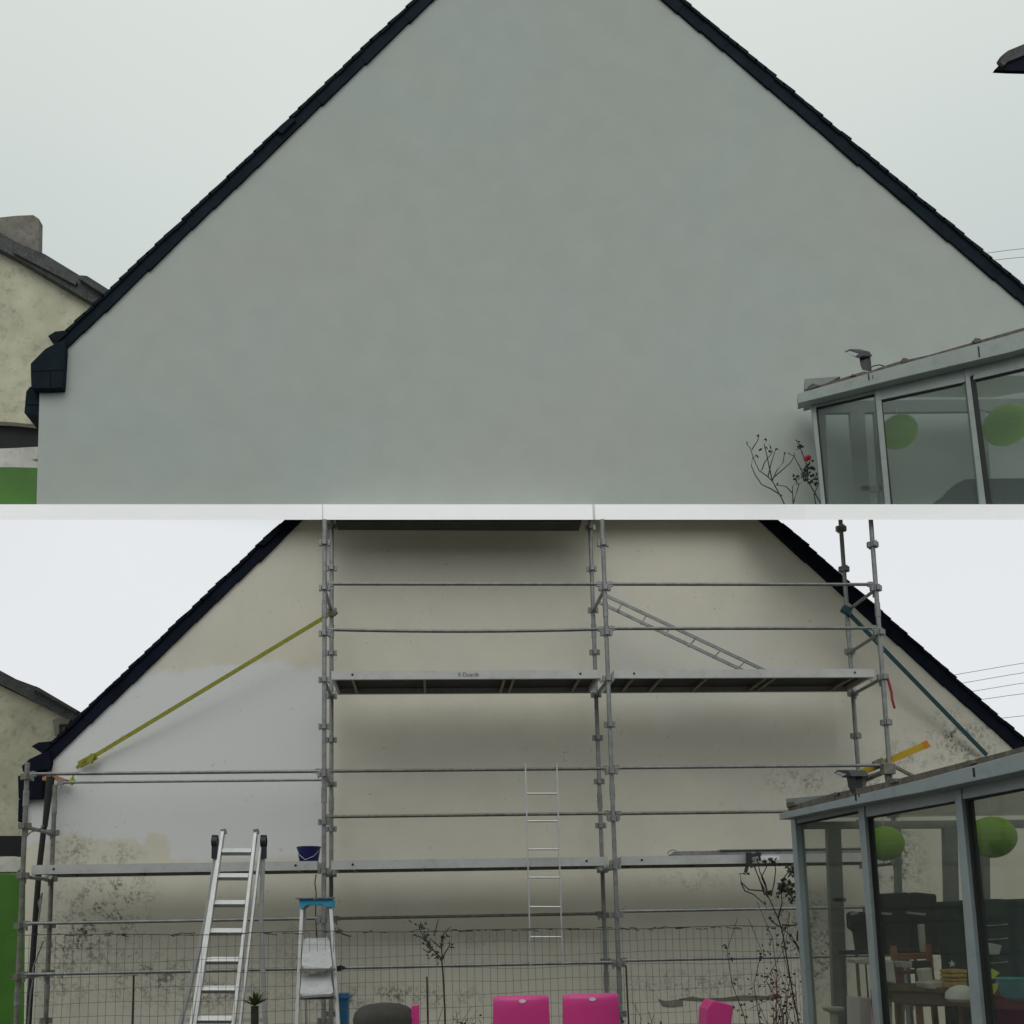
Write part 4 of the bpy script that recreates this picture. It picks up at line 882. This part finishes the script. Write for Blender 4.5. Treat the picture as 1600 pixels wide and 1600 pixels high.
# table
t = thing('table', 'long brown wooden table inside the nearer conservatory', 'table', (U(1450, 1600, -3.75).x, -3.75, 0))
a = U(1382, 1541, -3.2); b = U(1540, 1569, -4.0); pts = [U(1380, 1536, -2.85), U(1640, 1560, -3.5), U(1640, 1600, -3.95), U(1388, 1556, -3.12)]; zt_ = a.z
MB().prism([(p.x, p.y, zt_) for p in pts], (0, 0, -.035)).build('tabletop', M['tablewood'], t, bevel=.004)
MB().prism([(p.x+.02, p.y+.02, zt_-.036) for p in pts], (0, 0, -.08)).build('apron', M['tablewood'], t)
for p in pts: MB().bar((p.x+(.06 if p.x < 3 else -.06), p.y, zt_-.05), (p.x+(.06 if p.x < 3 else -.06), p.y, .02), .05, .05).build('leg', M['tablewood'], t)
ppr([(1376, 1500), (1396, 1501), (1401, 1537), (1379, 1532)], -3.12, .10, M['white_pl'], 'white_box', 'tall white box behind the wooden chair legs', 'box')
ppr([(1336, 1499), (1360, 1496), (1362, 1508), (1338, 1505)], -3.0, .14, M['offwhite'], 'paper_pack', 'pale pack of papers left of the middle conservatory post', 'papers')
ppr([(1407, 1502), (1426, 1503), (1426, 1513), (1411, 1512)], -3.05, .10, M['offwhite'], 'pale_cloth', 'folded pale cloth seen through the wooden chair back', 'cloth')
ppr([(1438, 1515), (1456, 1512), (1458, 1534), (1444, 1540)], -3.34, .06, M['offwhite'], 'white_jug', 'white jug on the table right of the wooden chair', 'jug')
ppr([(1446, 1535), (1482, 1532), (1481, 1548), (1450, 1545)], -3.4, .14, M['offwhite'], 'storage_tub', 'cloudy plastic tub on the brown table', 'tub', bevel=.012)
ppr([(1431, 1502), (1455, 1501), (1455, 1512), (1431, 1513)], -3.0, .08, M['black_cloth'], 'dark_case', 'small dark case seen between the wooden chair posts', 'case')
for i, (ya, yb) in enumerate(((1516, 1522), (1523, 1528), (1529, 1534), (1535, 1545))):
    ppr([(1486+i*.6, ya), (1511, ya-1), (1512, yb-.6), (1487, yb-.4)], -3.5-.01*(i % 2), .14, M['straw'], 'yellow_pack', ['topmost', 'second', 'third', 'bottom'][i]+' yellow pack in the pile on the conservatory table', 'pack')
m = MB(); c = U(1503, 1556, -3.85); m.lathe((c.x, -3.85, c.z-.035), [(.07, 0), (.095, .02), (.09, .055), (.06, .085), (.02, .10)], 24); tag(m.build('white_bundle', M['white_pl'], smooth=True), 'white rounded bundle on the front edge of the table', 'bundle')
m = MB(); c = U(1488, 1506, -3.6); pts = [c+Vector((math.cos(math.pi/2+k*math.pi/5)*(.024 if k % 2 == 0 else .010), 0, math.sin(math.pi/2+k*math.pi/5)*(.024 if k % 2 == 0 else .010))) for k in range(10)]
m.prism(pts, (0, .006, 0)); tag(m.build('star_ornament', M['white_pl']), 'small white star ornament hanging above the yellow packs', 'ornament')
t = thing('lounger_cover', 'dark teal canvas cover over stacked furniture in the right pane', 'cover', (U(1600, 1600, -3.5).x, -3.5, 0))
ppr([(1522, 1407), (1560, 1404), (1575, 1405), (1700, 1400), (1700, 1640), (1545, 1640), (1534, 1500)], -3.45, .5, M['teal_cloth_refl'], 'canvas', parent=t, bevel=.02)
for y0 in (1446, 1468, 1505): ppr([(1532, y0), (1560, y0-1), (1575, y0-3), (1575, y0-1.4), (1533, y0+1.6)], -3.47, .01, M['alu'], 'edge_piping', parent=t, bevel=0)
ppr([(1532, 1476), (1545, 1473), (1566, 1477), (1562, 1492), (1540, 1492)], -3.5, .03, M['plate'], 'crumpled_bag', 'crumpled grey plastic bag in front of the teal cover', 'bag')
lm = MB()
lm.prism([U(1533, 1518, -4.2), U(1541, 1513, -4.15), U(1552, 1514, -4.1), U(1563, 1520, -4.05), U(1554, 1529, -4.12), U(1544, 1535, -4.2), U(1536, 1541, -4.22)], (0, .012, 0))
lm.prism([U(1536, 1541, -4.22), U(1548, 1538, -4.12), U(1561, 1536, -4.05), U(1558, 1548, -4.1), U(1550, 1558, -4.17), U(1539, 1563, -4.25)], (0, .013, 0))
tag(lm.build('lime_cloth', M['lime'], bevel=.004), 'crumpled lime yellow cloth beside the turquoise bowl', 'cloth')
c = U(1592, 1563, -4.0); m = MB(); m.lathe((c.x, -4.0, c.z), [(.05, 0), (.09, .02), (.12, .12), (.125, .13), (.115, .13), (.08, .025)], 30); tag(m.build('bowl', M['turq'], smooth=True), 'turquoise plastic bowl at the right end of the table', 'bowl')
ppr([(1342, 1559), (1362, 1560), (1363, 1640), (1344, 1640)], -2.85, .2, M['white_pl'], 'white_crate', 'white crate low behind the left conservatory pane', 'crate')
ppr([(1380, 1561), (1394, 1562), (1396, 1640), (1382, 1640)], -3.05, .1, M['white_pl'], 'white_carton', 'narrow white carton under the brown table', 'carton')
c = U(1302, 1574, -2.42); m = MB(); m.lathe((c.x, -2.42, 0), [(.03, 0), (.03, c.z-.04), (.075, c.z-.02), (.08, c.z), (.06, c.z+.004)], 30); tag(m.build('round_table', M['offwhite'], smooth=True), 'small pale round pedestal table behind the left conservatory pane', 'table')

for o in COL.objects:
    if '_o' in o: del o['_o']
